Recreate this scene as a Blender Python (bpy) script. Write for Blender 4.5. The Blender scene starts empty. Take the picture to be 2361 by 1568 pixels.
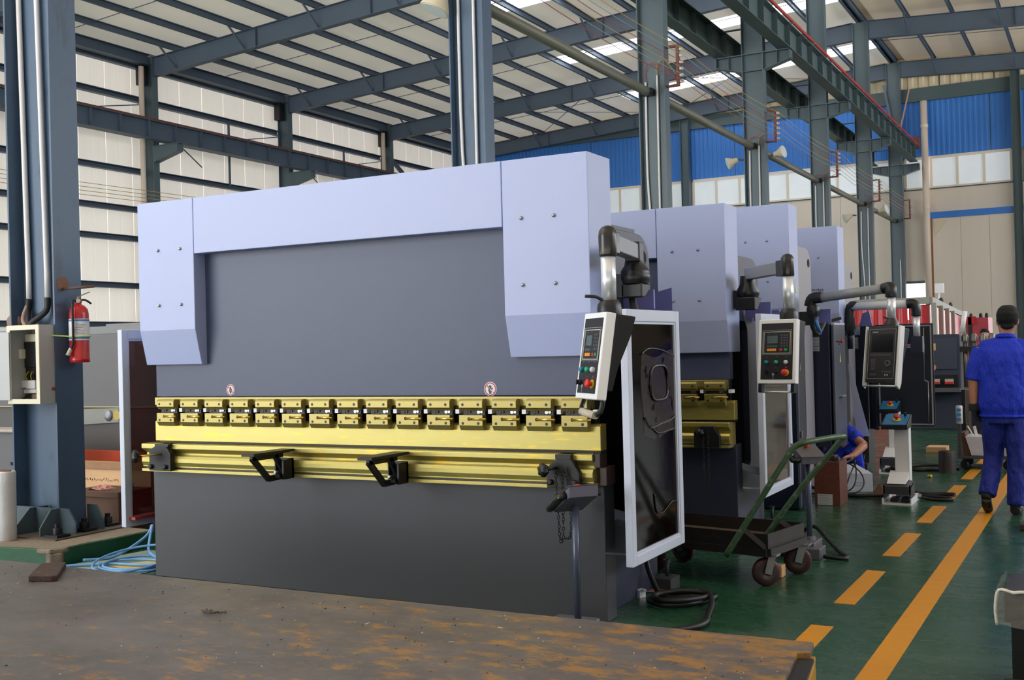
import bpy, bmesh, math, random
from mathutils import Vector, Matrix
random.seed(7)
S = bpy.context.scene
COL = S.collection
# ------------------------------------------------------------------ camera, world, lights, exposure
cd = bpy.data.cameras.new('camera'); cam = bpy.data.objects.new('camera', cd); COL.objects.link(cam)
cd.sensor_width = 36.0; cd.lens = 2541.75 / 2361 * 36.0; cd.clip_end = 300
yaw, pitch, roll = 0.4969, 0.0078, -0.0259
f_ = Vector((-math.sin(yaw)*math.cos(pitch), math.cos(yaw)*math.cos(pitch), math.sin(pitch)))
r_ = Vector((math.cos(yaw), math.sin(yaw), 0)); u_ = r_.cross(f_)
r2 = math.cos(roll)*r_ + math.sin(roll)*u_; u2 = -math.sin(roll)*r_ + math.cos(roll)*u_
M = Matrix((r2, u2, -f_)).transposed().to_4x4(); M.translation = Vector((2.4639, -5.4485, 1.45))
cam.matrix_world = M
S.camera = cam
W = bpy.data.worlds.new('world'); S.world = W; W.use_nodes = True
wn = W.node_tree.nodes; wl = W.node_tree.links
bg = wn['Background']; bg.inputs[0].default_value = (0.82, 0.91, 1.0, 1); bg.inputs[1].default_value = 0.45
S.view_settings.view_transform = 'Standard'; S.view_settings.look = 'None'
S.view_settings.gamma = 1.0; S.view_settings.use_curve_mapping = False
S.view_settings.exposure = 0.0
S.cycles.max_bounces = 7; S.cycles.diffuse_bounces = 4; S.cycles.glossy_bounces = 3
S.cycles.transmission_bounces = 4; S.cycles.transparent_max_bounces = 6
S.cycles.caustics_reflective = False; S.cycles.caustics_refractive = False
S.cycles.sample_clamp_indirect = 20.0; S.cycles.use_denoising = True
SKY_E = 5.0        # strength of the daylight through the roof skylights
def area(name, loc, target, sx, sy, power, col):
    l = bpy.data.lights.new(name, 'AREA'); l.shape = 'RECTANGLE'; l.size = sx; l.size_y = sy
    l.energy = power; l.color = col
    o = bpy.data.objects.new(name, l); COL.objects.link(o); o.location = loc
    o.rotation_euler = (Vector(target)-Vector(loc)).to_track_quat('-Z', 'Y').to_euler()
    return o
# the sun on unseen concrete yards added outside the hall: the light they throw back lifts walls and roof lining
sl = bpy.data.lights.new('sun', 'SUN'); sl.energy = 32.0; sl.angle = 0.02; sl.color = (1.0, 0.98, 0.95)
so = bpy.data.objects.new('sun', sl); COL.objects.link(so); so.rotation_euler = Vector((0.42, 0.10, -0.90)).to_track_quat('-Z', 'Y').to_euler()
area('side_fill', (15.4, 20, 6.9), (-12, 20, 9.5), 40, 4.6, 3000, (0.93, 0.96, 1.0))  # added area light high on the right, brightens left wall and roof
area('front_fill', (-15.5, -14.8, 4.5), (-18, 20, 5.5), 17, 8, 2800, (0.95, 0.97, 1.0))  # added area light at the unseen front end, brightens the left wall

# ------------------------------------------------------------------ helpers
def lin(c):
    out = []
    for v in c:
        v /= 255.0
        out.append(v/12.92 if v <= 0.04045 else ((v+0.055)/1.055)**2.4)
    return tuple(out)
MATS = {}
def mat(name, rgb, rough=0.5, metal=0.0, var=0.08, scale=6.0, bump=0.0, bscale=60.0, rvar=0.0, spec=0.5, stretch=None, bdist=0.01,
        rgb2=None, thr=None, alpha=None, trans=0.0, emit=0.0, coat=0.0):
    """paint / metal / plastic with grain: COLOUR varied by noise, optionally a second colour in worn patches"""
    if name in MATS: return MATS[name]
    m = bpy.data.materials.new(name); m.use_nodes = True; MATS[name] = m
    nt = m.node_tree; n = nt.nodes; L = nt.links
    p = n['Principled BSDF']; base = lin(rgb)
    p.inputs['Roughness'].default_value = rough; p.inputs['Metallic'].default_value = metal
    p.inputs['Specular IOR Level'].default_value = spec
    p.inputs['Coat Weight'].default_value = coat
    tc = n.new('ShaderNodeTexCoord'); mp = n.new('ShaderNodeMapping')
    geo = n.new('ShaderNodeNewGeometry'); L.new(geo.outputs['Position'], mp.inputs[0])
    if stretch: mp.inputs['Scale'].default_value = stretch
    no = n.new('ShaderNodeTexNoise'); no.inputs['Scale'].default_value = scale; no.inputs['Detail'].default_value = 5
    no.inputs['Roughness'].default_value = 0.65
    L.new(mp.outputs[0], no.inputs['Vector'])
    mix = n.new('ShaderNodeMix'); mix.data_type = 'RGBA'
    mix.inputs['A'].default_value = tuple(max(0, c*(1-var)) for c in base)+(1,)
    mix.inputs['B'].default_value = tuple(min(1, c*(1+var)) for c in base)+(1,)
    L.new(no.outputs['Fac'], mix.inputs['Factor'])
    out = mix.outputs['Result']
    if rgb2 is not None:
        n2 = n.new('ShaderNodeTexNoise'); n2.inputs['Scale'].default_value = scale*2.3; n2.inputs['Detail'].default_value = 8
        n2.inputs['Roughness'].default_value = 0.7
        L.new(mp.outputs[0], n2.inputs['Vector'])
        rp = n.new('ShaderNodeValToRGB'); t = thr or 0.58
        rp.color_ramp.elements[0].position = t-0.05; rp.color_ramp.elements[1].position = t+0.07
        L.new(n2.outputs['Fac'], rp.inputs[0])
        m2 = n.new('ShaderNodeMix'); m2.data_type = 'RGBA'; L.new(rp.outputs[0], m2.inputs['Factor'])
        L.new(out, m2.inputs['A']); m2.inputs['B'].default_value = lin(rgb2)+(1,); out = m2.outputs['Result']
    L.new(out, p.inputs['Base Color'])
    if rvar:
        mr = n.new('ShaderNodeMapRange'); mr.inputs['To Min'].default_value = max(0.02, rough-rvar); mr.inputs['To Max'].default_value = min(1, rough+rvar)
        L.new(no.outputs['Fac'], mr.inputs['Value']); L.new(mr.outputs[0], p.inputs['Roughness'])
    if bump:
        nb = n.new('ShaderNodeTexNoise'); nb.inputs['Scale'].default_value = bscale; nb.inputs['Detail'].default_value = 3
        L.new(mp.outputs[0], nb.inputs['Vector'])
        b = n.new('ShaderNodeBump'); b.inputs['Strength'].default_value = bump; b.inputs['Distance'].default_value = bdist
        L.new(nb.outputs['Fac'], b.inputs['Height']); L.new(b.outputs[0], p.inputs['Normal'])
    if trans: p.inputs['Transmission Weight'].default_value = trans
    if alpha is not None: p.inputs['Alpha'].default_value = alpha
    if emit:
        p.inputs['Emission Color'].default_value = base+(1,); p.inputs['Emission Strength'].default_value = emit
    return m
def solid(name, rgb, rough=0.5, metal=0.0, **k):
    if name in MATS: return MATS[name]
    m = bpy.data.materials.new(name); m.use_nodes = True; MATS[name] = m
    p = m.node_tree.nodes['Principled BSDF']
    p.inputs['Base Color'].default_value = lin(rgb)+(1,); p.inputs['Roughness'].default_value = rough
    p.inputs['Metallic'].default_value = metal
    if k.get('emit'):
        p.inputs['Emission Color'].default_value = lin(rgb)+(1,); p.inputs['Emission Strength'].default_value = k['emit']
    if k.get('trans'): p.inputs['Transmission Weight'].default_value = k['trans']
    if k.get('alpha') is not None: p.inputs['Alpha'].default_value = k['alpha']
    return m

class MB:
    """collects shapes of ONE part; o = origin that is subtracted (the thing's base)"""
    def __init__(s, o=(0, 0, 0)):
        s.v = []; s.f = []; s.mi = []; s.sm = []; s.o = Vector(o); s.cur = 0; s.smooth = False; s.X = None
    def add(s, vs, fs, smooth=None):
        b = len(s.v)
        for p in vs:
            p = Vector(p)
            if s.X is not None: p = s.X @ p
            s.v.append(p - s.o)
        for q in fs:
            s.f.append([b+i for i in q]); s.mi.append(s.cur); s.sm.append(s.smooth if smooth is None else smooth)
        return s
    def box(s, x0, x1, y0, y1, z0, z1):
        x0, x1 = min(x0, x1), max(x0, x1); y0, y1 = min(y0, y1), max(y0, y1); z0, z1 = min(z0, z1), max(z0, z1)
        return s.add([(x0,y0,z0),(x1,y0,z0),(x1,y1,z0),(x0,y1,z0),(x0,y0,z1),(x1,y0,z1),(x1,y1,z1),(x0,y1,z1)],
              [(0,3,2,1),(4,5,6,7),(0,1,5,4),(1,2,6,5),(2,3,7,6),(3,0,4,7)], False)
    def bar(s, p, q, w, h, up=(0,0,1)):
        p, q = Vector(p), Vector(q); d = (q-p).normalized(); up = Vector(up)
        if abs(d.dot(up)) > 0.98: up = Vector((0,1,0)) if abs(d.y) < 0.9 else Vector((1,0,0))
        a = d.cross(up).normalized()*w/2; b = a.cross(d).normalized()*h/2
        vs = [p-a-b, p+a-b, p+a+b, p-a+b, q-a-b, q+a-b, q+a+b, q-a+b]
        return s.add(vs, [(0,1,2,3)[::-1],(4,5,6,7),(0,1,5,4),(1,2,6,5),(2,3,7,6),(3,0,4,7)], False)
    def prism(s, poly, axis, a, b, smooth=False):
        """poly = 2D outline; axis 'x': (y,z), 'y': (x,z), 'z': (x,y); extruded from a to b"""
        n = len(poly)
        def P(t, q): return {'x': (t,q[0],q[1]), 'y': (q[0],t,q[1]), 'z': (q[0],q[1],t)}[axis]
        vs = [P(a, q) for q in poly]+[P(b, q) for q in poly]
        ar = sum(poly[i][0]*poly[(i+1)%n][1]-poly[(i+1)%n][0]*poly[i][1] for i in range(n))
        flip = (ar < 0) ^ (b < a) ^ (axis == 'y')
        fs = [tuple(range(n))[::-1], tuple(range(n, 2*n))]+[(i, (i+1)%n, n+(i+1)%n, n+i) for i in range(n)]
        if flip: fs = [q[::-1] for q in fs]
        return s.add(vs, fs, smooth)
    def tube(s, pts, r, n=10, cap=True, closed=False):
        pts = [Vector(p) for p in pts]; m = len(pts)
        rr = r if isinstance(r, (list, tuple)) else [r]*m
        T = []
        for i in range(m):
            if closed: d = pts[(i+1)%m]-pts[i-1]
            else: d = pts[min(i+1, m-1)]-pts[max(i-1, 0)]
            T.append(d.normalized())
        N = T[0].orthogonal().normalized(); vs = []
        for i in range(m):
            N = (N - T[i]*N.dot(T[i])).normalized(); B = T[i].cross(N)
            for k in range(n):
                a = 2*math.pi*k/n; vs.append(pts[i]+(N*math.cos(a)+B*math.sin(a))*rr[i])
        fs = []
        for i in range(m if closed else m-1):
            j = (i+1) % m
            for k in range(n): fs.append((i*n+k, i*n+(k+1)%n, j*n+(k+1)%n, j*n+k))
        if cap and not closed: fs += [tuple(range(n))[::-1], tuple(range((m-1)*n, m*n))]
        b = len(s.f); s.add(vs, fs, True)
        if cap and not closed: s.sm[-1] = s.sm[-2] = False
        return s
    def cyl(s, p, q, r, n=16, r2=None):
        return s.tube([p, q], [r, r if r2 is None else r2], n)
    def lathe(s, prof, c, ax=(0,0,1), n=20, cap=True):
        """prof = [(radius, height)] about axis ax from point c"""
        ax = Vector(ax).normalized(); a = ax.orthogonal().normalized(); b = ax.cross(a); c = Vector(c)
        vs = []; m = len(prof)
        for r, h in prof:
            for k in range(n):
                t = 2*math.pi*k/n; vs.append(c+ax*h+(a*math.cos(t)+b*math.sin(t))*r)
        fs = [(i*n+k, i*n+(k+1)%n, (i+1)*n+(k+1)%n, (i+1)*n+k) for i in range(m-1) for k in range(n)]
        s.add(vs, fs, True)
        if cap: s.add(vs[:n], [tuple(range(n))[::-1]], False); s.add(vs[-n:], [tuple(range(n))], False)
        return s
    def ball(s, c, r, n=12, sq=(1,1,1)):
        c = Vector(c); vs = []; m = n//2
        for i in range(m+1):
            t = math.pi*i/m
            for k in range(n):
                a = 2*math.pi*k/n
                vs.append(c+Vector((r*sq[0]*math.sin(t)*math.cos(a), r*sq[1]*math.sin(t)*math.sin(a), -r*sq[2]*math.cos(t))))
        return s.add(vs, [(i*n+k, i*n+(k+1)%n, (i+1)*n+(k+1)%n, (i+1)*n+k) for i in range(m) for k in range(n)], True)
    def quad(s, a, b, c, d): return s.add([a, b, c, d], [(0,1,2,3)], False)
    def build(s, name, mats, parent=None, bevel=0.0, seg=2, weld=True):
        me = bpy.data.meshes.new(name); me.from_pydata([tuple(v) for v in s.v], [], s.f)
        if not isinstance(mats, (list, tuple)): mats = [mats]
        for m in mats: me.materials.append(m)
        me.polygons.foreach_set('material_index', s.mi); me.polygons.foreach_set('use_smooth', s.sm); me.update()
        o = bpy.data.objects.new(name, me); COL.objects.link(o)
        if parent is not None: o.parent = parent
        else: o.location = s.o
        if bevel:
            b = o.modifiers.new('bevel', 'BEVEL'); b.width = bevel; b.segments = seg; b.limit_method = 'ANGLE'; b.angle_limit = 0.6
            b.harden_normals = False
        return o
def tag(o, label, cat, group=None, kind=None):
    o['label'] = label
    if cat: o['category'] = cat
    if group: o['group'] = group
    if kind: o['kind'] = kind
    return o
def thing(name, label, cat, loc=(0,0,0), group=None):
    o = bpy.data.objects.new(name, None); o.empty_display_size = 0.2; COL.objects.link(o); o.location = loc
    return tag(o, label, cat, group)
def struct(o, label):
    o['kind'] = 'structure'; o['label'] = label; return o
def copy_tree(src, parent=None):
    c = src.copy(); COL.objects.link(c)
    if parent is not None: c.parent = parent
    for ch in list(src.children): copy_tree(ch, c)
    return c
def arc(c, r, a0, a1, n, u=(1,0,0), v=(0,0,1)):
    c, u, v = Vector(c), Vector(u), Vector(v)
    return [c+u*(r*math.cos(a0+(a1-a0)*i/n))+v*(r*math.sin(a0+(a1-a0)*i/n)) for i in range(n+1)]
def smooth_path(pts, sub=6, closed=False):
    P = [Vector(p) for p in pts]; out = []; n = len(P)
    R = range(n) if closed else range(n-1)
    for i in R:
        p0 = P[(i-1)%n] if closed or i > 0 else P[0]; p1 = P[i]; p2 = P[(i+1)%n]; p3 = P[(i+2)%n] if closed or i+2 < n else P[-1]
        for k in range(sub):
            t = k/sub
            out.append(0.5*((2*p1)+(-p0+p2)*t+(2*p0-5*p1+4*p2-p3)*t*t+(-p0+3*p1-3*p2+p3)*t**3))
    if not closed: out.append(P[-1])
    return out
def isec(b, x, y, z0, z1, d, w, tw=0.012, tf=0.018, o='x'):
    """vertical H column, web along X (o='x'), depth d, flange width w"""
    b.box(x-d/2, x-d/2+tf, y-w/2, y+w/2, z0, z1); b.box(x+d/2-tf, x+d/2, y-w/2, y+w/2, z0, z1)
    b.box(x-d/2+tf, x+d/2-tf, y-tw/2, y+tw/2, z0, z1)

# ------------------------------------------------------------------ materials
COVER = mat('pale_blue_grey_paint', (172,184,228), 0.42, var=0.03, scale=1.5, bump=0.03, bscale=350)
DARK = mat('dark_grey_hammer_paint', (66,67,73), 0.42, var=0.06, scale=2.0, bump=0.05, bscale=300)
RAMP = mat('slate_blue_paint', (66,75,106), 0.42, var=0.05, scale=2.0, bump=0.05, bscale=300)
FRB = mat('blue_grey_frame_paint', (54,58,80), 0.42, var=0.06, scale=2.0, bump=0.05, bscale=300)
NAVY = mat('navy_cabinet_paint', (31,37,60), 0.38, var=0.06, scale=3.0, bump=0.03, bscale=300)
GOLD = mat('yellow_zinc_plate', (182,170,100), 0.36, metal=0.6, var=0.14, scale=3.0, stretch=(0.7,1,5), rgb2=(222,188,66), thr=0.60, rvar=0.08)
GOLDD = mat('olive_zinc_plate', (158,145,86), 0.36, metal=0.6, var=0.10, scale=5.0, rvar=0.06)
BRASS = mat('brass', (226,190,96), 0.25, metal=1.0, var=0.05)
BLACK = mat('black_oxide_steel', (19,19,21), 0.45, metal=0.0, var=0.15)
RUBBER = mat('black_rubber', (22,22,24), 0.55, var=0.1)
PLAST = mat('black_plastic', (22,23,28), 0.35, var=0.05)
STEEL = mat('bare_steel', (170,170,172), 0.3, metal=0.9, var=0.1, scale=20)
ALU = mat('aluminium_tube', (226,230,240), 0.30, metal=0.55, var=0.02)
WHITE = mat('white_enamel', (246,247,252), 0.35, var=0.02)
FRAMEW = mat('pale_frame_paint', (212,220,242), 0.4, var=0.03)
COLUMN1 = mat('sky_tinted_steel_paint', (70,92,118), 0.42, var=0.14, scale=2.2, stretch=(1,1,0.35), rgb2=(58,76,90), thr=0.62, rvar=0.06)  # same column paint with the bluish sky light put into its colour
COLUMN = mat('blue_grey_steel_paint', (80,97,106), 0.42, var=0.12, scale=2.2, stretch=(1,1,0.35), rgb2=(60,76,86), thr=0.64, rvar=0.06)
BEAMG = mat('green_grey_steel_paint', (72,90,94), 0.5, var=0.1, scale=2)
PURL = mat('purlin_paint', (76,90,108), 0.5, var=0.1, scale=1.5)
RUST = mat('rusty_rail_paint', (112,62,52), 0.6, var=0.2, scale=4)
RED = mat('red_paint', (188,28,36), 0.3, var=0.06, coat=0.3)
MUSH = solid('red_button_plastic', (222,44,36), 0.35)
YEL = solid('yellow_plastic', (232,205,40), 0.45)
TINT = mat('brown_tinted_acrylic', (15,9,8), 0.08, var=0.0, spec=0.07, trans=0.0, bump=0.10, bscale=2.2)
PVC = mat('cream_plastic_pipe', (222,205,190), 0.4, var=0.05, scale=2)
CONDUIT = solid('white_conduit', (226,224,228), 0.35)
CONC = mat('rough_concrete', (142,128,112), 0.85, var=0.25, scale=7, bump=0.5, bscale=40, rgb2=(118,104,90), thr=0.6)
GREENP = mat('chipped_green_paint', (26,84,52), 0.5, var=0.3, scale=6, rgb2=(150,134,116), thr=0.70, bump=0.15, bscale=30)
WOOD = mat('pale_plywood', (228,182,136), 0.6, var=0.16, scale=3, stretch=(1,1,5))
WOODD = mat('brown_weathered_wood', (92,62,44), 0.7, var=0.3, scale=4, stretch=(0.5,1,6))
PLYRED = mat('reddish_brown_board', (112,62,48), 0.55, var=0.25, scale=9, rgb2=(70,44,40), thr=0.62)
# ================================================================== SETTING
# ---- floor: green epoxy with painted lane markings
def floor_mat():
    m = bpy.data.materials.new('green_epoxy_floor'); m.use_nodes = True; n = m.node_tree.nodes; L = m.node_tree.links
    p = n['Principled BSDF']; geo = n.new('ShaderNodeNewGeometry')
    def noise(sc, st, det=6, ro=0.6):
        mp = n.new('ShaderNodeMapping'); mp.inputs['Scale'].default_value = st; L.new(geo.outputs['Position'], mp.inputs[0])
        t = n.new('ShaderNodeTexNoise'); t.inputs['Scale'].default_value = sc; t.inputs['Detail'].default_value = det; t.inputs['Roughness'].default_value = ro
        L.new(mp.outputs[0], t.inputs[0]); return t.outputs['Fac']
    def ramp(f, a, b, ca, cb):
        r = n.new('ShaderNodeValToRGB'); e = r.color_ramp.elements; e[0].position = a; e[1].position = b
        e[0].color = ca+(1,); e[1].color = cb+(1,); L.new(f, r.inputs[0]); return r.outputs[0]
    def mix(fac, a, b):
        x = n.new('ShaderNodeMix'); x.data_type = 'RGBA'; L.new(fac, x.inputs['Factor']); L.new(a, x.inputs['A'])
        if isinstance(b, tuple): x.inputs['B'].default_value = b+(1,)
        else: L.new(b, x.inputs['B'])
        return x.outputs['Result']
    base = ramp(noise(0.9, (1,1,1)), 0.35, 0.7, lin((28,74,48)), lin((48,82,64)))
    worn = ramp(noise(1.6, (1,2.4,1), 8, 0.7), 0.52, 0.72, (0,0,0), (0.55,0.55,0.55))
    c = mix(worn, base, lin((84,96,88)))
    scr = ramp(noise(9, (0.35,3.5,1), 9, 0.75), 0.60, 0.75, (0,0,0), (0.35,0.35,0.35))
    c = mix(scr, c, lin((34,48,42)))
    dirt = ramp(noise(3.2, (1,1.6,1), 10, 0.75), 0.68, 0.76, (0,0,0), (0.6,0.6,0.6))
    c = mix(dirt, c, lin((104,78,66)))
    L.new(c, p.inputs['Base Color'])
    rr = ramp(noise(2.4, (0.6,3,1), 8, 0.7), 0.3, 0.75, (0.20,)*3, (0.36,)*3); L.new(rr, p.inputs['Roughness'])
    b = n.new('ShaderNodeBump'); b.inputs['Strength'].default_value = 0.02; b.inputs['Distance'].default_value = 0.01
    L.new(noise(14, (0.4,3,1), 6, 0.7), b.inputs['Height']); L.new(b.outputs[0], p.inputs['Normal'])
    return m
FLOORM = floor_mat()
STRIPE = mat('orange_yellow_lane_paint', (214,146,26), 0.4, var=0.14, scale=5, stretch=(0.6,3,1), rgb2=(136,96,44), thr=0.66, rvar=0.08)
floor = struct(MB().box(-26, 16, -15, 41.5, -0.1, 0).build('floor', FLOORM), 'green epoxy workshop floor with scuffs')
YARD = mat('sunlit_concrete_yard', (196,190,178), 0.8, var=0.08, scale=0.3)  # for unseen ground added to throw sunlight back into the hall
struct(MB().box(16.3, 70, -60, 80, -0.3, -0.15).build('bounce_yard', YARD), 'unseen concrete yard added to bounce sunlight into the hall')
struct(MB().box(-26.2, 16.25, -70, -15.3, -0.3, -0.15).build('bounce_forecourt', YARD), 'unseen concrete forecourt added to bounce sunlight in at the front')
struct(MB().box(-80, -26.3, -70, 80, -0.3, -0.15).build('bounce_side_yard', YARD), 'unseen concrete side yard added to bounce sunlight into the left bay')
MB().box(1.469, 1.590, -4, 41, 0, 0.0025).build('lane_line', STRIPE, floor)
for k in range(-3, 26):
    y = -0.73+1.469*k
    MB().box(1.085, 1.197, y, y+0.95, 0, 0.0025).build('lane_dash', STRIPE, floor)
# ---- roof: ridge above the middle column row, both slopes on purlins and portal rafters
RX = -4.88
def zr(x): return 12.495-0.0645*abs(x-RX)          # underside of the purlins
SHEET = mat('cream_roof_lining', (234,226,212), 0.55, var=0.06, scale=0.5, stretch=(0.4,1.6,1))
def translucent(m, fac, col):
    nt = m.node_tree; n = nt.nodes; p = n['Principled BSDF']; out = n['Material Output']
    tb = n.new('ShaderNodeBsdfTranslucent'); tb.inputs[0].default_value = col+(1,)
    mx = n.new('ShaderNodeMixShader'); mx.inputs[0].default_value = fac
    nt.links.new(p.outputs[0], mx.inputs[1]); nt.links.new(tb.outputs[0], mx.inputs[2]); nt.links.new(mx.outputs[0], out.inputs[0])
translucent(SHEET, 0.024, (0.95, 0.90, 0.83))      # translucency added so the sun glows through and brightens the roof lining
SHEETB = mat('dimmed_brownish_roof_lining', (206,186,158), 0.6, var=0.1, scale=0.5, stretch=(0.4,1.6,1))  # browner copy of the lining, the dimmer right bay put into its colour
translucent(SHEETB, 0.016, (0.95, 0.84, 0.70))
FR = [0.42+6.731*k for k in range(-2, 6)]+[40.65]
SKYM = bpy.data.materials.new('daylight_through_skylight'); SKYM.use_nodes = True
_p = SKYM.node_tree.nodes['Principled BSDF']; _p.inputs['Base Color'].default_value = (0.9,0.92,0.95,1); _p.inputs['Roughness'].default_value = 0.4
_p.inputs['Emission Color'].default_value = (0.93,0.97,1.0,1); _p.inputs['Emission Strength'].default_value = SKY_E
ceil = None
def sheet_x(b, x0, x1, y0, y1, dz, th):
    b.add([(x0,y0,zr(x0)+dz),(x1,y0,zr(x1)+dz),(x1,y1,zr(x1)+dz),(x0,y1,zr(x0)+dz)], [(0,3,2,1)], False)
def slab_x(b, x0, x1, y0, y1, dz, th):
    b.add([(x0,y0,zr(x0)+dz),(x1,y0,zr(x1)+dz),(x1,y1,zr(x1)+dz),(x0,y1,zr(x0)+dz),
           (x0,y0,zr(x0)+dz+th),(x1,y0,zr(x1)+dz+th),(x1,y1,zr(x1)+dz+th),(x0,y1,zr(x0)+dz+th)],
          [(0,3,2,1),(4,5,6,7),(0,1,5,4),(1,2,6,5),(2,3,7,6),(3,0,4,7)], False)
PX = [-23.66+1.437*k for k in range(14)]
PX = sorted([x for x in PX if x < RX]+[2*RX-x for x in PX if x < RX])
b = MB()
slab_x(b, RX-0.3, RX, -15, 41.4, 0.30, 0.02); slab_x(b, RX, RX+0.3, -15, 41.4, 0.30, 0.02)
ceil = struct(b.build('ceiling', SHEET), 'cream lined sloping shed roof')
SKYS = [y+4.0 for y in FR[:-1]]
edges = [-15.0]
for k, y in enumerate(FR):
    edges.append(y)
edges.append(41.4)
for y0, y1 in zip(edges[:-1], edges[1:]):          # roof lining, one sheet bay at a time, split round the skylight strips
    sk = [s for s in SKYS if y0 < s < y1]
    for xa, xb in ((-25.4, RX), (RX, 15.6)):
        b = MB()
        if sk and xa < RX:
            s = sk[0]; lo = max(xa, -15.4); hi = min(xb, RX)
            sheet_x(b, xa, xb, y0, s-0.6, 0.2, 0.05); sheet_x(b, xa, xb, s+0.6, y1, 0.2, 0.05)
            if lo > xa: sheet_x(b, xa, lo, s-0.6, s+0.6, 0.2, 0.05)
            if hi < xb: sheet_x(b, hi, xb, s-0.6, s+0.6, 0.2, 0.05)
            q = MB(); slab_x(q, lo, hi, s-0.6, s+0.6, 0.22, 0.03); q.build('skylight_panel', SKYM, ceil)
        else: sheet_x(b, xa, xb, y0, y1, 0.2, 0.05)
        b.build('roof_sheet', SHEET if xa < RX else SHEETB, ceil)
for x in PX:
    z = zr(x)
    MB().prism([(x-0.04,z),(x+0.04,z),(x+0.04,z+0.02),(x-0.02,z+0.02),(x-0.02,z+0.18),(x+0.04,z+0.18),(x+0.04,z+0.2),(x-0.04,z+0.2)], 'y', -15, 41.3).build('purlin', PURL, ceil)
def rafter(y, x0, x1):
    b = MB()
    for e, t in ((0.0, -0.016), (-0.62, 0.016)):
        zz = [(x, zr(x)+e) for x in (x0, x1)]
        b.prism([zz[0], zz[1], (x1, zz[1][1]+t), (x0, zz[0][1]+t)], 'y', y-0.11, y+0.11)
    b.prism([(x0, zr(x0)-0.62),(x1, zr(x1)-0.62),(x1, zr(x1)),(x0, zr(x0))], 'y', y-0.006, y+0.006)
    r = b.build('roof_rafter', PURL, ceil)
    s = 1 if x1 > x0 else -1
    k = 0
    for x in PX:                                    # fly braces from purlin down to the lower flange; web stiffeners
        if not (min(x0,x1) < x < max(x0,x1)): continue
        k += 1
        if k % 2 == 1: MB().bar((x, y-0.75, zr(x)+0.02), (x+0.05, y-0.08, zr(x)-0.56), 0.05, 0.05).build('fly_brace', PURL, r)
        if k % 3 == 0: MB().box(x+0.5, x+0.512, y-0.1, y+0.1, zr(x)-0.6, zr(x)).build('web_stiffener', PURL, r)
for y in FR:
    if y < 6: continue
    rafter(y, -24.7, RX-0.25); rafter(y, 14.9, RX+0.25)
for y0, y1 in zip(FR[:-1], FR[1:]):                 # sag rods half way along each bay, wind bracing in the end bay
    if y1 < 10: continue
    ym = (y0+y1)/2
    for xa, xb in ((-25, RX), (RX, 15)):
        MB().bar((xa, ym, zr(xa)+0.1), (xb, ym, zr(xb)+0.1), 0.018, 0.018).build('sag_rod', PURL, ceil)
for x in (-20.8, -13.6, 0.9):
    for a, c in ((34.1, 40.6), (40.6, 34.1)):
        MB().bar((x, a, zr(x)-0.12), (x+6.0, c, zr(x+6)-0.12), 0.02, 0.02).build('wind_brace_rod', PURL, ceil)
# ---- left wall: white sheet panels on horizontal girts
WALLW = mat('glossy_white_wall_sheet', (238,232,226), 0.3, var=0.05, scale=0.8, stretch=(1,4,0.2))
translucent(WALLW, 0.055, (0.95, 0.92, 0.88))  # translucency added so outside sun brightens the wall
wl_ = struct(MB().box(-25.45, -25.25, 4, 41.5, 0, 0.25).build('wall_left', WALLW), 'white sheeted side wall on horizontal rails')
def panel_mesh():
    b = MB(); w = 1.06
    pr_ = [(-25.36,0.006),(-25.2,0.004),(-25.2,0.50),(-25.204,0.515),(-25.204,0.53),(-25.2,0.545),(-25.2,w-0.004),(-25.36,w-0.006)]
    pr_ = pr_[1:-1]; n = len(pr_)
    b.add([(x, y, z) for z in (0.0, 11.5) for x, y in [(-25.21,0.004)]+pr_+[(-25.21,w-0.004)]], [(i, i+1, n+3+i, n+2+i) for i in range(n+1)], False); return b
p0 = None
for k in range(35):
    if p0 is None: p0 = panel_mesh().build('wall_panel', WALLW, wl_); o = p0
    else: o = p0.copy(); COL.objects.link(o)
    o.location = (0, 4.2+1.06*k, 0)
for z in (10.93, 9.84, 8.7, 7.5, 6.25, 5.3, 3.78, 2.53):
    for y0, y1 in zip(FR[:-1], FR[1:]):
        if y1 < 8: continue
        MB().prism([(-25.2,z-0.09),(-25.0,z-0.09),(-25.0,z-0.07),(-25.18,z-0.07),(-25.18,z+0.07),(-25.0,z+0.07),(-25.0,z+0.09),(-25.2,z+0.09)], 'y', y0+0.13, y1-0.13).build('wall_girt', PURL, wl_)
for y0, y1 in zip(FR[:-1], FR[1:]):
    if y1 < 10: continue
    b = MB(); b.box(-24.96, -24.62, y0+0.13, y1-0.13, 10.94, 10.955); b.box(-24.96, -24.62, y0+0.13, y1-0.13, 11.27, 11.285); b.box(-24.8, -24.785, y0+0.13, y1-0.13, 10.955, 11.27)
    b.build('eave_beam', PURL, wl_)
    MB().bar((-25.0, (y0+y1)/2+0.4, 9.84), (-25.0, (y0+y1)/2+0.4, 7.5), 0.06, 0.06).build('girt_post', PURL, wl_)
    MB().bar((-25.0, y0+0.2, 9.3), (-25.0, y0+2.4, 8.0), 0.03, 0.03).build('wall_brace_rod', PURL, wl_)
    MB().bar((-25.0, y1-0.2, 9.7), (-25.0, y1-2.6, 9.2), 0.03, 0.03).build('wall_brace_rod', PURL, wl_)
MB().bar((-24.9, 34.3, 9.9), (-24.9, 38.2, 7.6), 0.14, 0.14).build('diagonal_strut', PURL, wl_)
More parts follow.
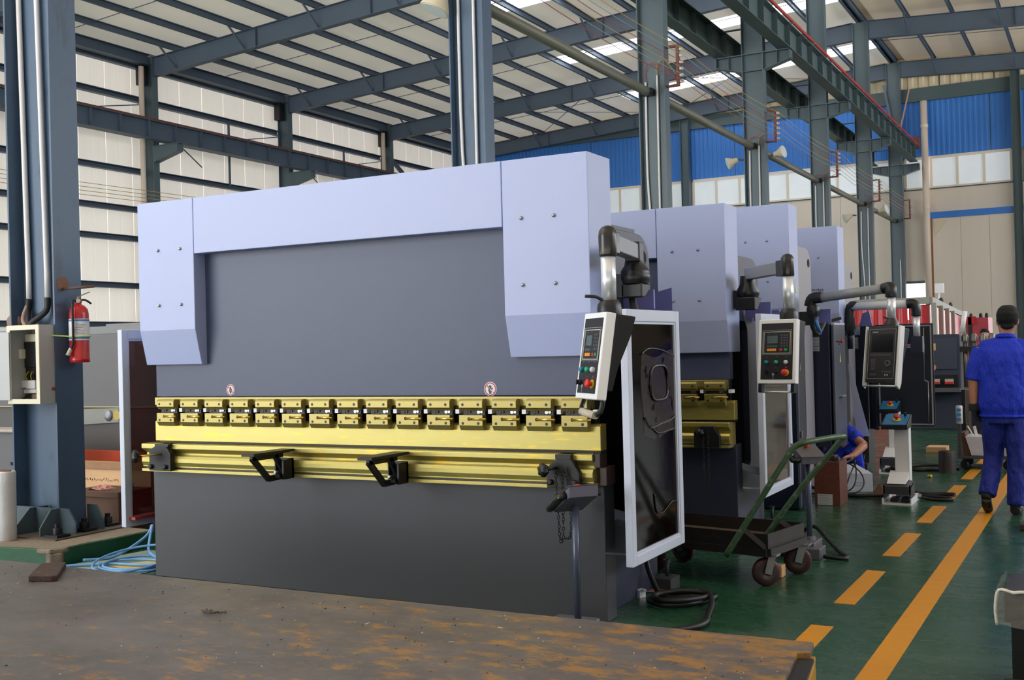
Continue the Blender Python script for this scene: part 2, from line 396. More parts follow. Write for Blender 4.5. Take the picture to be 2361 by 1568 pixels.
# ---- back wall: cream strip, grey beam, blue sheet band, window strip, beige sheets
BEIGE = mat('beige_wall_sheet', (222,210,196), 0.5, var=0.07, scale=0.7, stretch=(3,1,0.3))
CREAMW = mat('cream_ribbed_sheet', (216,202,172), 0.5, var=0.1, scale=1.2, stretch=(4,1,0.4))
BLUES = mat('blue_ribbed_sheet', (50,120,206), 0.45, var=0.08, scale=0.8, stretch=(4,1,0.3))
YB = 41.2
wb = struct(MB().box(-25.4, 15.6, YB+0.16, YB+0.3, 0, 13.4).build('wall_back', BEIGE), 'far end wall in beige, blue and cream bands')
def ribbed(name, mt, x0, x1, z0, z1, pitch, depth, y=YB):
    b = MB(); pts = []; x = x0
    while x < x1-1e-4:
        pts += [(x, y), (x+pitch*0.35, y), (x+pitch*0.5, y+depth), (x+pitch*0.85, y+depth)]; x += pitch
    n = len(pts); vs = [(p[0], p[1], z0) for p in pts]+[(p[0], p[1], z1) for p in pts]
    b.add(vs, [(i, i+1, n+i+1, n+i) for i in range(n-1)], False); return b.build(name, mt, wb)
x = -25.2
while x < 15:
    ribbed('cream_panel', CREAMW, x, x+2.0, 11.45, 13.1, 0.4, 0.05); x += 2.0
x = -25.2
while x < 15:
    ribbed('blue_panel', BLUES, x, x+3.4, 8.66, 10.95, 0.2, 0.014); x += 3.4
x = -25.2
while x < 15:
    if not (-4.9 < x+0.5 < 3.5): MB().box(x+0.005, x+0.995, YB-0.02, YB+0.1, 0, 7.40).build('beige_panel', BEIGE, wb)
    x += 1.0
MB().box(-3.75, 3.8, YB-0.02, YB+0.1, 6.42, 7.40).build('beige_panel', BEIGE, wb)
MB().box(-4.9, -3.75, YB-0.02, YB+0.1, 3.66, 7.40).build('beige_panel', BEIGE, wb)
MB().box(-4.9, -3.75, YB-0.02, YB+0.1, 0, 2.2).build('beige_panel', BEIGE, wb)
MB().box(-25, 15, YB-0.14, YB+0.1, 10.9, 11.44).build('grey_spandrel_beam', BEAMG, wb)
MB().box(-3.78, 3.4, YB-0.3, YB-0.02, 6.17, 6.42).build('blue_door_track', BLUES, wb)
MB().box(-25, 15, YB-0.05, YB-0.03, 7.36, 7.42).build('window_sill_rail', BEAMG, wb)
GLASSD = mat('frosted_bright_window_pane', (215,222,228), 0.25, var=0.22, scale=0.35, emit=0.30)
ALUW = solid('cream_window_frame', (226,214,198), 0.4)
wi = 0
for x0, x1 in ((-25.0, -14.0), (-13.5, -5.2), (-4.6, -0.7), (-0.2, 6.5)):
    wi += 1
    b = MB(); b.box(x0, x1, YB-0.08, YB+0.02, 8.58, 8.68); b.box(x0, x1, YB-0.08, YB+0.02, 7.40, 7.47)
    w = struct(b.build('window_%d' % wi, ALUW), 'strip of frosted windows high on the far wall')
    n = max(2, round((x1-x0)/1.0))
    for k in range(n+1):
        xx = x0+(x1-x0)*k/n; MB().box(xx-0.05, xx+0.05, YB-0.08, YB+0.02, 7.47, 8.58).build('mullion', ALUW, w)
        if k < n: MB().box(xx+0.05, x0+(x1-x0)*(k+1)/n-0.05, YB-0.03, YB-0.01, 7.47, 8.58).build('pane', GLASSD, w)
# side daylight opening beside the sliding door
SKYW = solid('daylight_outside_door', (250,252,255), 0.5, emit=2.2)
d = struct(MB().box(-4.78, -3.62, YB-0.04, YB-0.02, 2.2, 3.64).build('window_5', SKYW), 'bright opening beside the big sliding door')
MB().box(-4.86, -3.55, YB-0.08, YB, 3.64, 3.74).build('lintel', BEAMG, d)
d = struct(MB().box(-3.62, -0.5, YB-0.25, YB-0.17, 0.02, 6.18).build('door_1', BEIGE), 'tall beige sliding door under the blue track')
for k in range(3): MB().box(-3.6+1.04*k, -3.6+1.04*k+1.03, YB-0.27, YB-0.25, 0.04, 6.16).build('door_panel', BEIGE, d)
MB().box(-3.68, -3.61, YB-0.28, YB-0.16, 0.02, 6.2).build('door_edge_post', mat('rusty_edge', (150,96,54), 0.7, var=0.3), d)
MB().prism([(-3.55,6.1),(-3.05,6.1),(-3.5,5.5)], 'y', YB-0.30, YB-0.275).build('corner_plate', CREAMW, d)
MB().box(-0.5, 0.15, YB-0.04, YB-0.025, 2.15, 2.4).build('grey_band', BEAMG, wb)

# open half of the sliding door: daylight comes in beside the leaf; low unseen wall added on the right to block light from the yard
d = struct(MB().box(0.15, 3.4, YB+0.12, YB+0.14, 0.0, 6.1).build('window_6', solid('open_door_daylight', (248,251,255), 0.5, emit=3.0)), 'open half of the big far door, bright outside')
wr = struct(MB().box(15.75, 15.9, -15, 41.4, 0, 4.3).build('wall_right', BEIGE), 'low unseen beige side wall added to block light from the yard')
for k in range(9): MB().box(15.70, 15.75, -14.5+6.2*k, -8.4+6.2*k, 0.02, 4.28).build('beige_panel', BEIGE, wr)

# ================================================================== STEEL FRAME
CY = FR[2:]                                         # columns at these Y
def col_mesh(mt, z0, z1, name, parent):
    b = MB(); isec(b, 0, 0, z0, z1, 0.52, 0.25); return b.build(name, mt, parent)
names = ['first steel column, carrying the red fire extinguisher and grey switch box',
 'steel column with two long white conduits, rising behind the tall front press brake',
 'steel column right after the round tie pipe, with the first rust-red wire bracket',
 'steel column with two cream floodlights below its double corbel',
 'fifth steel column of the middle row, wire bracket below its corbel',
 'sixth steel column of the middle row, small floodlights low on it',
 'last steel column of the middle row, by the red end of the crane rail']
cols = []
for k, y in enumerate(CY):
    t = thing('steel_column', names[k], 'column', (RX, y, 0.12 if k == 0 else 0.0)); cols.append(t)
    col_mesh(COLUMN1 if k < 2 else COLUMN, 0, zr(RX)-0.02-(0.12 if k == 0 else 0), 'shaft', t)
    zb = 8.36-(0.12 if k == 0 else 0)
    for s in (-1, 1):                               # crane corbels on both sides
        b = MB(); xa = s*0.26; xb = s*0.9
        b.prism([(xa, zb),(xb, zb),(xb, zb-0.24),(xa, zb-0.42)], 'y', -0.008, 0.008)
        b.box(xa, xb, -0.14, 0.14, zb-0.02, zb)
        b.prism([(xa, zb-0.42),(xb, zb-0.24),(xb, zb-0.225),(xa, zb-0.405)], 'y', -0.12, 0.12)
        b.box(xb-s*0.015, xb, -0.14, 0.14, zb-0.24, zb); b.box(s*0.58, s*0.594, -0.12, 0.12, zb-0.33, zb-0.02)
        b.build('corbel', COLUMN, t)
        MB().box(-0.24, 0.24, -0.12, 0.12, zb-0.012, zb) .build('web_plate', COLUMN, t) if s == 1 else MB().box(-0.24, 0.24, -0.12, 0.12, zb-0.42, zb-0.408).build('web_plate', COLUMN, t)
        if k >= 2: MB().box(s*0.26, s*0.7, -0.05, 0.05, zb+0.64, zb+0.66).build('girder_tie', COLUMN, t)
    if k >= 1:
        tops = {1: 9.8, 2: 6.35, 3: 6.05, 4: 6.0, 5: 5.9, 6: 3.4}[k]
        for j, (xa, xb) in enumerate(((-0.14, -0.08), (0.09, 0.08))):
            if k == 6 and j == 0: continue
            pts = [(xb, -0.04, 1.0), (xb, -0.04, 3.2), (xa-0.01, -0.04, 4.6), (xa, -0.04, tops+0.1*j)]
            MB().tube(smooth_path(pts, 5), 0.022, 8).build('conduit', CONDUIT, t)
        if k in (2, 3, 4, 5):
            b = MB(); z = tops
            b.tube(smooth_path([(-0.14,-0.05,z),(-0.15,-0.06,z+0.2),(-0.02,-0.1,z+0.32),(0.25,-0.12,z+0.2),(0.45,-0.05,6.3)], 5), 0.008, 5)
            b.build('feed_wire', mat('red_wire', (176,58,52), 0.5), t)
            MB().tube(smooth_path([(0.09,-0.05,z+0.1),(0.1,-0.06,z+0.28),(0.25,-0.1,z+0.36),(0.46,-0.03,6.42)], 5), 0.008, 5).build('feed_wire', mat('yellow_wire', (196,150,60), 0.5), t)
MB().bar((0.62,-0.2,3.0+8.3),(0.15,-0.2,9.35), 0.07, 0.05).build('pink_brace', mat('pinkish_primer', (168,132,120), 0.6), cols[6])
MB().bar((-0.35,-0.2,11.6),(0.0,-0.2,9.5), 0.09, 0.06).build('dark_brace', COLUMN, cols[6])
# column base stiffeners and anchor bolts of the first column
t = cols[0]
for x, y0, y1 in ((0.0, -0.02, -0.32), (0.255, -0.12, -0.30)):
    MB().prism([(y0, 0.0),(y1, 0.0),(y1, 0.07),(y1+0.13 if y0-y1 > .2 else y1+0.1, 0.2),(y0, 0.2)], 'x', x-0.007, x+0.007).build('base_gusset', COLUMN, t)
for y in (-0.12, 0.14):
    MB().prism([(0.26, 0.0),(0.44, 0.0),(0.44, 0.09),(0.36, 0.2),(0.26, 0.2)], 'y', y-0.007, y+0.007).build('base_gusset', COLUMN, t)
MB().box(-0.26, 0.26, -0.135, -0.122, 0, 0.2).build('base_stiffener', COLUMN, t)
b = MB(); b.box(-0.5, 0.5, -0.36, 0.34, -0.001, 0.012); b.build('base_plate', mat('dusty_base_plate', (92,84,74), 0.8, var=0.25), t)
for x, y in ((0.40, -0.26), (0.36, 0.02), (0.32, 0.28)):
    b = MB(); b.box(x-0.07, x+0.07, y-0.06, y+0.06, 0.012, 0.032); b.lathe([(0.036,0.032),(0.036,0.075),(0.034,0.08)], (x,y,0), n=6); b.lathe([(0.02,0.08),(0.02,0.11)], (x,y,0), n=10)
    b.build('anchor_bolt', BLACK, t)
for j, (x0, x1, y) in enumerate(((-0.20, -0.145, -0.035), (0.01, 0.07, -0.035))):
    MB().tube([(x1, y, 1.80),(x1, y, 2.0),(x0, y, 4.6),(x0, y, 12.0)], 0.021, 10).build('conduit', CONDUIT, t)
    MB().tube(smooth_path([(x1, y, 1.82),(x1-0.005, y-0.01, 1.72),(x1+(0.06 if j == 0 else -0.09), y-0.06, 1.64),(x1+(0.1 if j == 0 else -0.13), y-0.08, 1.60)], 5), 0.024, 9).build('cable_sleeve', RUBBER, t)
MB().tube(smooth_path([(-0.15,-0.04,1.78),(-0.17,-0.07,1.68),(-0.12,-0.1,1.62),(-0.04,-0.11,1.60)], 5), 0.018, 8).build('cable_sleeve', mat('brown_tape', (150,124,112), 0.6), t)
b = MB(); b.tube([(0.27, -0.05, 1.88),(0.52, 0.03, 1.89)], 0.011, 8); b.build('hanger_rod', mat('rusty_rod', (96,70,58), 0.7, var=0.3), t)
MB().lathe([(0.055,0),(0.05,0.002)], (0.262,-0.05,1.92), (1,0,0), 14).build('rust_patch', mat('rust_patch', (124,88,70), 0.8, var=0.4, scale=20), t)
# concrete plinth
b = MB(); rnd = random.Random(3)
pl = [(-6.1,-0.22),(-5.4,-0.25),(-4.9,-0.21),(-4.6,-0.235),(-4.32,-0.20),(-4.12,-0.19),(-4.08,-0.10),(-4.095,0.1),(-4.07,0.3),(-4.075,0.5),(-4.06,0.72),(-6.1,0.95)]
b.prism(pl, 'z', 0.0, 0.118)
pt = thing('concrete_plinth', 'chipped green concrete plinth under the first steel column', 'plinth', (-5.0, 0.3, 0))
b.o = Vector((-5.0,0.3,0)); b.v = [v-b.o for v in b.v]; b.build('painted_block', GREENP, pt, 0.006)
b = MB((-5.0,0.3,0)); pc = [(-5.0+(x+5.0)*0.985, 0.3+(y-0.3)*0.97) for x, y in pl]
b.prism(pc, 'z', 0.110, 0.1215); b.build('bare_top', CONC, pt)
b = MB((-5.0,0.3,0)); b.prism([(-4.26,-0.200),(-4.20,-0.201),(-4.125,-0.199),(-4.078,-0.11),(-4.082,-0.06),(-4.15,-0.10)], 'z', 0.085, 0.1195)
b.prism([(-4.165,-0.200),(-4.12,-0.196),(-4.074,-0.13),(-4.10,-0.08)], 'z', 0.0, 0.09); b.build('broken_corner', CONC, pt, 0.01)
# wall columns of the left bay
wn_ = ['wall column at the near end of the side wall', 'second wall column of the side wall', 'third wall column of the side wall', 'wall column with a cream downpipe, near the first roof rafter in view',
       'wall column without a downpipe, under the second rafter in view', 'wall column with the far cream downpipe beside it', 'wall column in the far corner']
for k, y in enumerate(CY):
    if k < 2: continue
    t = thing('wall_column', wn_[k], 'column', (-24.9, y, 0))
    b = MB(); isec(b, 0, 0, 0, 11.3, 0.5, 0.25); b.build('shaft', COLUMN, t)
    b = MB(); b.prism([(0.25,8.3),(1.3,8.3),(1.3,8.06),(0.25,7.8)], 'y', -0.13, 0.13); b.box(0.25, 1.42, -0.16, 0.16, 8.3, 8.325); b.build('corbel', COLUMN, t)
    b = MB(); b.box(-0.16, 0.10, -0.42, -0.14, 10.3, 10.94); b.build('gutter_box', BLACK, t)
    if k in (3, 5):
        q = thing('downpipe', 'cream plastic downpipe on the side wall, %s' % ('nearer one' if k == 3 else 'far one beyond the crane girder'), 'pipe', (-24.75, y-0.48, 0))
        b = MB(); b.tube([(0,0,0.05),(0,0,10.85)], 0.085, 14); b.build('pipe', PVC, q)
        for z in (2.5, 5.3, 8.7): MB().lathe([(0.1,z),(0.1,z+0.1)], (0,0,0), n=14).build('collar', PVC, q)
# crane girders
def girder(name, label, x, y0, y1, z0, z1, railm, w=0.3):
    g = thing(name, label, 'girder', (x, y0, z0)); o = (x, y0, z0)
    b = MB(o); b.box(x-w/2, x+w/2, y0, y1, z0, z0+0.02); b.box(x-w/2, x+w/2, y0, y1, z1-0.02, z1); b.box(x-0.006, x+0.006, y0, y1, z0+0.02, z1-0.02); b.build('beam', BEAMG if x > -20 else PURL, g)
    y = y0+0.5; st = None
    y = FR[2]+6.731*math.ceil((y0-FR[2])/6.731)-6.731
    while y < y1:
        if y > y0+0.05:
            MB(o).box(x-w/2+0.02, x+w/2-0.02, y-0.006, y+0.006, z0+0.02, z1-0.02).build('web_stiffener', BEAMG if x > -20 else PURL, g)
        y += 6.731/6
    MB(o).box(x-0.05, x+0.05, y0, y1, z1, z1+0.09).build('crane_rail', railm, g)
    return g
girder('crane_girder', 'crane girder along the white side wall, rusty rail on top', -23.85, 7, 41, 8.325, 8.90, RUST)
g = girder('crane_girder', 'crane girder on the aisle side of the middle columns, red conductor on top', -4.12, 6.2, 40.2, 8.37, 8.96, BEAMG)
MB((-4.12,6.2,8.37)).box(-3.96, -3.92, 6.2, 40.2, 8.98, 9.05).build('red_conductor_bar', mat('red_bar', (168,44,40), 0.5), g)
for k in range(16): MB((-4.12,6.2,8.37)).box(-4.0, -3.9, 8+2.1*k, 8.08+2.1*k, 8.95, 9.0).build('rail_clip', STEEL, g)
MB((-4.12,6.2,8.37)).box(-4.25, -3.9, 40.2, 40.4, 8.9, 9.35).build('rail_end_stop', RUST, g)
girder('crane_girder', 'crane girder on the press brake side of the middle columns', -5.66, 6.2, 40.4, 8.37, 8.96, BEAMG)
# round tie pipes between the middle columns
TIE = mat('olive_grey_pipe', (112,112,98), 0.45, var=0.12, scale=3)
tl = ['first', 'nearest round tie pipe, running up to the third middle column', 'round tie pipe between the third and fourth middle columns', 'round tie pipe between the fourth and fifth middle columns',
      'round tie pipe between the fifth and sixth middle columns', 'last round tie pipe, at the far end of the column row']
for k in range(1, 6):
    y0, y1 = CY[k], CY[k+1]; t = thing('tie_pipe', tl[k], 'pipe', (-4.95, y0+0.2, 6.14))
    MB((-4.95,y0+0.2,6.14)).cyl((-4.95,y0+0.2,6.14), (-4.95,y1-0.2,6.14), 0.085, 16).build('pipe', TIE, t)
    b = MB((-4.95,y0+0.2,6.14)); b.box(-5.05, -4.85, y1-0.22, y1-0.02, 6.08, 6.2); b.box(-5.05, -4.85, y0+0.02, y0+0.22, 6.08, 6.2); b.build('end_lug', BLACK, t)
# rust-red wire brackets and bare crane conductors
bl = ['', 'rust-red wire bracket with white insulators on the second middle column', 'rust-red wire bracket with white insulators, largest in view', 'rust-red wire bracket on the floodlight column', 'rust-red wire bracket on the fifth middle column',
      'small rust-red wire bracket on the sixth middle column', 'rust-red insulator row on the last middle column']
CZ = [6.28, 6.40, 6.52, 6.64, 6.76, 6.88]
INS = solid('white_insulator', (222,216,206), 0.3)
for k in range(1, 7):
    y = CY[k]; o = (-4.62, y, 6.2); t = thing('wire_bracket', bl[k], 'bracket', o)
    b = MB(o); b.box(-4.62, -4.38, y-0.03, y+0.03, 6.2, 6.24); b.box(-4.62, -4.38, y-0.03, y+0.03, 6.93, 6.97); b.box(-4.42, -4.37, y-0.04, y+0.04, 6.2, 6.97); b.build('frame', RUST, t)
    for z in CZ: MB(o).lathe([(0.018,0),(0.035,0.02),(0.02,0.04),(0.035,0.06),(0.015,0.08)], (-4.37,y,z), (1,0,0), 8).build('insulator', INS, t)
wc = [('red', (176,62,58)), ('grey', (150,160,164)), ('yellow', (204,160,70)), ('red', (176,62,58)), ('grey', (150,160,164)), ('yellow', (204,160,70))]
wlab = ['lowest red crane conductor wire', 'lower grey crane conductor wire', 'lower yellow crane conductor wire', 'upper red crane conductor wire', 'upper grey crane conductor wire', 'topmost yellow crane conductor wire']
for j, z in enumerate(CZ):
    b = MB((-4.3, 7.15, z)); pts = []
    for k in range(1, 6):
        for q in range(5): 
            s = q/5; pts.append((-4.29, CY[k]+(CY[k+1]-CY[k])*s, z-0.10*4*s*(1-s)))
    pts.append((-4.29, CY[6], z)); b.tube(pts, 0.006, 5)
    o = b.build('conductor_wire', mat(wc[j][0]+'_conductor', wc[j][1], 0.5), None); tag(o, wlab[j]+' strung along the middle columns', 'wire')
for j in range(4):
    b = MB((-24.2, 8, 7.0)); pts = [(-24.2, 8+4.12*q, 6.75-0.12*j+0.05*math.sin(q*2.1)) for q in range(9)]; b.tube(pts, 0.010, 5)
    o = b.build('conductor_wire', mat('ochre_wire', (196,168,110), 0.5), None); tag(o, ('topmost', 'second from top', 'third from top', 'lowest')[j]+' thin ochre wire strung along the white side wall', 'wire', 'ochre wires along the side wall')
# floodlights on the columns
LAMPH = mat('cream_lamp_shell', (206,196,170), 0.5, var=0.1)
LGLASS = solid('lamp_glass', (214,222,226), 0.15)
def flood(label, p, d, sc=1.0):
    p = Vector(p); d = Vector(d).normalized(); t = thing('floodlight', label, 'lamp', p)
    MB(p).lathe([(0.06*sc,0),(0.09*sc,0.03*sc),(0.1*sc,0.13*sc),(0.2*sc,0.32*sc),(0.21*sc,0.36*sc)], p, d, 14).build('shell', LAMPH, t)
    MB(p).lathe([(0.19*sc,0.355*sc),(0.185*sc,0.365*sc)], p, d, 14).build('glass', LGLASS, t)
    q = p-d*0.02; MB(p).bar(q, q-Vector((d.x,0,0)).normalized()*0.16*sc-Vector((0,0,0.02)), 0.04, 0.05).build('mount', BLACK, t)
flood('cream floodlight left of the fourth middle column', (-5.30, 20.5, 5.85), (-0.85,-0.45,-0.35), 0.72)
flood('cream floodlight right of the fourth middle column', (-4.42, 20.5, 5.88), (0.85,-0.2,0.15), 0.72)
flood('small floodlight left of the sixth middle column', (-5.32, 34.0, 5.78), (-0.85,-0.45,-0.4), 0.8)
flood('small floodlight right of the sixth middle column', (-4.42, 34.0, 5.84), (0.85,-0.2,0.2), 0.8)
flood('big reflector floodlight high beside the second column', (-5.16, 7.0, 6.28), (-0.35,-0.25,-0.95), 1.0)
# wind columns and downpipe on the far wall
t = thing('wind_column', 'grey end wall column at the right of the beige sliding door', 'column', (-0.47, 40.9, 0))
b = MB(); isec(b, 0, 0, 0, 12.1, 0.34, 0.3); b.build('shaft', BEAMG, t)
t = thing('wind_column', 'pale grey end wall column seen between the middle columns', 'column', (-13.75, 40.9, 0))
b = MB(); isec(b, 0, 0, 0, 12.0, 0.36, 0.3); b.build('shaft', COLUMN, t)
t = thing('downpipe', 'tall cream downpipe on the far wall beside the sliding door', 'pipe', (-3.8, 40.9, 0))
MB().tube([(0,0,0.05),(0,0,10.86)], 0.13, 16).build('pipe', PVC, t)
for z in (2.9, 6.6, 9.8): MB().lathe([(0.145,z),(0.145,z+0.12)], (0,0,0), n=16).build('collar', PVC, t)
# ================================================================== PRESS BRAKES
# all press brakes are drawn at catalogue size and built at this size and standing place on the workshop floor
KM = Matrix.Translation((0.0813, -0.1798, 0.0479)) @ Matrix.Scale(0.967, 4)
ZF = -0.0495                                       # drawing height of the workshop floor
def KB(o):
    m = MB(o); m.X = KM.copy(); return m
SIGNR = solid('sign_red', (176,30,44), 0.4); SIGNW = solid('sign_white', (226,224,234), 0.4); SIGNB = solid('sign_black', (28,28,34), 0.4)
def warning_sign(o, x, y, z, r, parent, worn):
    """round no-hands sign: flat print on the ram"""
    b = KB(o); n = 36
    def disc(rad, yy, mi, r0=0.0):
        b.cur = mi
        if r0 == 0: b.add([(x+rad*math.cos(2*math.pi*k/n), yy, z+rad*math.sin(2*math.pi*k/n)) for k in range(n)], [tuple(range(n))], False)
        else:
            vs = [(x+q*math.cos(2*math.pi*k/n), yy, z+q*math.sin(2*math.pi*k/n)) for q in (r0, rad) for k in range(n)]
            b.add(vs, [(k, (k+1)%n, n+(k+1)%n, n+k) for k in range(n)], False)
    b.cur = 1; b.lathe([(r, 0.0), (r, 0.002)], (x, y, z), (0,-1,0), n)
    disc(r*0.92, y-0.0025, 0, r*0.76)
    b.cur = 2; s = r*0.95
    def poly(ps, yy=0.003): b.add([(x+px*s, y-yy, z+pz*s) for px, pz in ps], [tuple(range(len(ps)))], False)
    poly([(-0.2,-0.68),(0.14,-0.68),(0.16,-0.5),(0.22,-0.4),(0.3,-0.1),(0.18,0.1),(-0.32,0.1),(-0.34,-0.28),(-0.22,-0.42)])
    for fx, top, w in ((-0.26,0.42,0.05),(-0.13,0.56,0.055),(0.0,0.6,0.055),(0.13,0.5,0.05)): poly([(fx-w,0.08),(fx+w,0.08),(fx+w,top-0.04),(fx,top),(fx-w,top-0.04)])
    poly([(0.2,-0.22),(0.3,-0.1),(0.42,0.1),(0.40,0.2),(0.30,0.18),(0.16,-0.02)])
    c = math.cos(math.radians(-43)); q = math.sin(math.radians(-43))
    def barp(a, e, w, yy, mi):
        b.cur = mi
        b.add([(x+(t*c-v*q)*r, y-yy, z+(t*q+v*c)*r) for t, v in ((a,-w),(e,-w),(e,w),(a,w))], [(0,1,2,3)], False)
    barp(-0.84, 0.84, 0.085, 0.0035, 1)
    barp(-0.84, 0.02 if worn else 0.84, 0.065, 0.004, 0)
    if worn: barp(0.62, 0.84, 0.065, 0.004, 0)
    return b.build('warning_sign', [SIGNR, SIGNW, SIGNB], parent)
HOLE = solid('black_hole', (10,10,12), 0.8)
def brake(label, X0, Y0, H, Wd, clamps, full, group=None, frame_mat=None):
    """press brake; clamps = indexes of the clamp sets; full: front brake with every fitting"""
    o = KM @ Vector((X0-Wd/2, Y0+0.5, ZF)); t = thing('press_brake', label, 'machine', o, group)
    L = X0-Wd; R = X0; zb = 1.40+(H-2.51)*0.6 if not full else 1.40; zc = zb+0.236
    fm = frame_mat or FRB; am = DARK if full else FRB
    B = lambda: KB(o)
    y = Y0
    # sheet covers: two side covers with a crease and a tucked-in lower lip, and the middle top cover
    def side_cover(x0, x1):
        b = B(); yf = y
        pr_ = [(yf, zc),(yf, H),(yf+0.31, H),(yf+0.31, zb),(yf+0.055, zb)]
        b.prism(pr_, 'x', x0, x1)
        c = b.build('side_cover', COVER, t, 0.004)
        for sx in ((x0+0.19, x0+0.393) if x0 < (L+R)/2 else (x0+0.12, x0+0.323)):
            for z in (H-0.333, H-0.707):
                q = B(); q.lathe([(0.011,0),(0.011,0.006),(0.008,0.011),(0.003,0.013)], (sx, y, z), (0,-1,0), 10); q.build('cover_screw', STEEL, c)
        return c
    side_cover(L, L+0.512); rc = side_cover(R-0.532, R)
    B().box(L+0.516, R-0.536, y, y+0.10, H-0.373, H).build('top_cover', COVER, t, 0.004)
    B().box(L+0.52, R-0.54, y+0.1, y+0.31, H-0.10, H-0.005).build('top_cover_return', COVER, t)
    # ram, table front, side frames
    B().box(L+0.035, R-0.02, y+0.104, y+0.18, 1.180, H-0.12).build('ram', RAMP, t, 0.003)
    B().box(L+0.05, R+0.03, y+0.045, y+0.18, ZF, 0.70).build('table_apron', am, t, 0.004)
    b = B(); b.box(L+0.1, R-0.12, y+0.18, y+0.26, ZF, 1.0); b.build('table_beam', DARK, t)
    def frame(x0, x1):
        z2 = 2.127 if full else H-0.36
        pts = [(y+0.19,ZF),(y+1.0,ZF),(y+1.0,z2-0.2)]+[(y+0.82+0.18*math.cos(a), z2-0.18+0.18*math.sin(a)) for a in (0.25,0.6,0.95,1.3,1.57)]+[(y+0.3,z2+0.005),(y+0.19,z2+0.005),(y+0.19,1.62),(y+0.60,1.62),(y+0.66,1.55),(y+0.66,0.52),(y+0.60,0.46),(y+0.19,0.46)]
        c = B().prism(pts, 'x', x0, x1).build('side_frame', fm, t, 0.003)
        q = B(); xx = x1+0.002
        q.lathe([(0.042,0),(0.042,0.002)], (xx-0.001, y+0.90, z2-0.14), (1,0,0), 18); q.build('cable_hole', HOLE, c)
        return c
    frame(L+0.05, L+0.10); fr = frame(R-0.095, R-0.045)
    b = B(); b.box(L+0.12, R-0.12, y+0.32, y+0.95, H-0.6, H-0.34); b.build('light_block_box', DARK, t)  # unseen box added between the side frames to block light
    b = B(); b.box(L+0.1, R-0.1, y+0.7, y+0.76, 0.1, 1.75); b.build('back_plate', BLACK, t)  # black plate closing the throat so its inside stays dark
    b = B(); b.box(R-0.30, R-0.28, y+0.2, y+0.7, 0.3, 1.75); b.build('throat_dark_panel', BLACK, t)  # black sheet standing in for the shade inside the open throat
    for sx in (L+0.02, R-0.02):
        b = B(); xx = (R-0.04, R+0.075) if sx > (L+R)/2 else (L-0.06, L+0.06)
        b.box(xx[0], xx[1], y+0.90, y+1.06, ZF, 0.02); b.cyl(((xx[0]+xx[1])/2, y+1.0, 0.02), ((xx[0]+xx[1])/2, y+1.0, 0.12), 0.013, 8); b.lathe([(0.024,0.10),(0.024,0.12)], ((xx[0]+xx[1])/2, y+1.0, 0), n=6)
        b.build('levelling_foot', DARK, t)
    # tooling
    gx0 = L+0.125 if len(clamps) > 10 else R-0.217*len(clamps)-0.12
    B().prism([(y+0.0,1.180),(y+0.104,1.180),(y+0.104,1.10),(y+0.03,1.10),(y+0.03,1.128),(y+0.0,1.128)], 'x', gx0, R-0.02).build('upper_tool_bar', GOLDD, t, 0.002)
    B().prism([(y+0.0,1.016),(y+0.015,1.028),(y+0.08,1.028),(y+0.08,0.885),(y-0.0,0.885)], 'x', gx0, R+0.037).build('tool_holder_plate', GOLD, t, 0.003)
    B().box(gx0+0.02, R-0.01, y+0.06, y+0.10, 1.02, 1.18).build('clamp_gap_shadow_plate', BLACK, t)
    B().box(gx0+0.01, R+0.03, y+0.03, y+0.10, 0.868, 0.886).build('tool_edge', BLACK, t)
    yr = y
    rp = [(yr+0.10,0.872),(yr-0.055,0.872),(yr-0.062,0.866),(yr-0.062,0.838),(yr-0.015,0.808),(yr-0.015,0.793),(yr-0.05,0.790),(yr-0.062,0.772),(yr-0.062,0.748),(yr-0.05,0.722),(yr-0.05,0.714),(yr-0.02,0.714),(yr-0.02,0.703),(yr-0.062,0.703),(yr-0.062,0.683),(yr+0.10,0.683)]
    rail = B().prism(rp, 'x', gx0-0.07, R+0.012).build('die_rail', GOLD, t, 0.002)
    B().box(gx0-0.06, R+0.008, y-0.03, y-0.019, 0.7035, 0.7135).build('slot_strip', mat('grey_slot', (96,96,100), 0.5, var=0.2, scale=30), rail)
    first = None
    for i in clamps:
        x0 = L+0.187+0.217*i; x1 = x0+0.157
        if first is None:
            u = B().prism([(y-0.028,1.112),(y-0.045,1.118),(y-0.045,1.155),(y-0.035,1.168),(y+0.0,1.168),(y+0.0,1.10),(y-0.018,1.10)], 'x', x0, x1).build('upper_clamp', GOLDD, t, 0.002)
            lo = B().prism([(y+0.0,1.078),(y-0.045,1.078),(y-0.045,1.018),(y-0.028,0.99),(y+0.0,0.99)], 'x', x0, x1).build('lower_clamp', GOLDD, t, 0.002)
            k1 = B().box(x0+0.012, x1-0.002, y-0.012, y+0.06, 1.072, 1.112).build('clamp_wedge', BLACK, t)
            for q in (0.035, 0.115):
                qb = B(); qb.lathe([(0.011,0),(0.011,0.005)], (x0+q, y-0.012, 1.094), (0,-1,0), 8); qb.lathe([(0.008,0),(0.008,0.006)], (x0+q+0.02, y-0.012, 1.094), (0,-1,0), 8); qb.build('wedge_screw', STEEL if q > 0.1 else BLACK, k1)
            w = B().box(x1+0.018, x1+0.043, y-0.012, y+0.06, 1.083, 1.108).build('tool_tang', WHITE, t)
            for q in (0.026, 0.128):
                for zz, par in ((1.137, u), (1.030, lo)):
                    qb = B(); qb.lathe([(0.0085,0),(0.0085,0.0008)], (x0+q, y-0.045, zz), (0,-1,0), 10); qb.build('bolt', BLACK, par)
            qb = B(); qb.tube([(x0+0.067,y-0.047,1.055),(x1+0.028,y-0.055,1.055)], 0.0072, 10); qb.build('locating_pin', BRASS, lo)
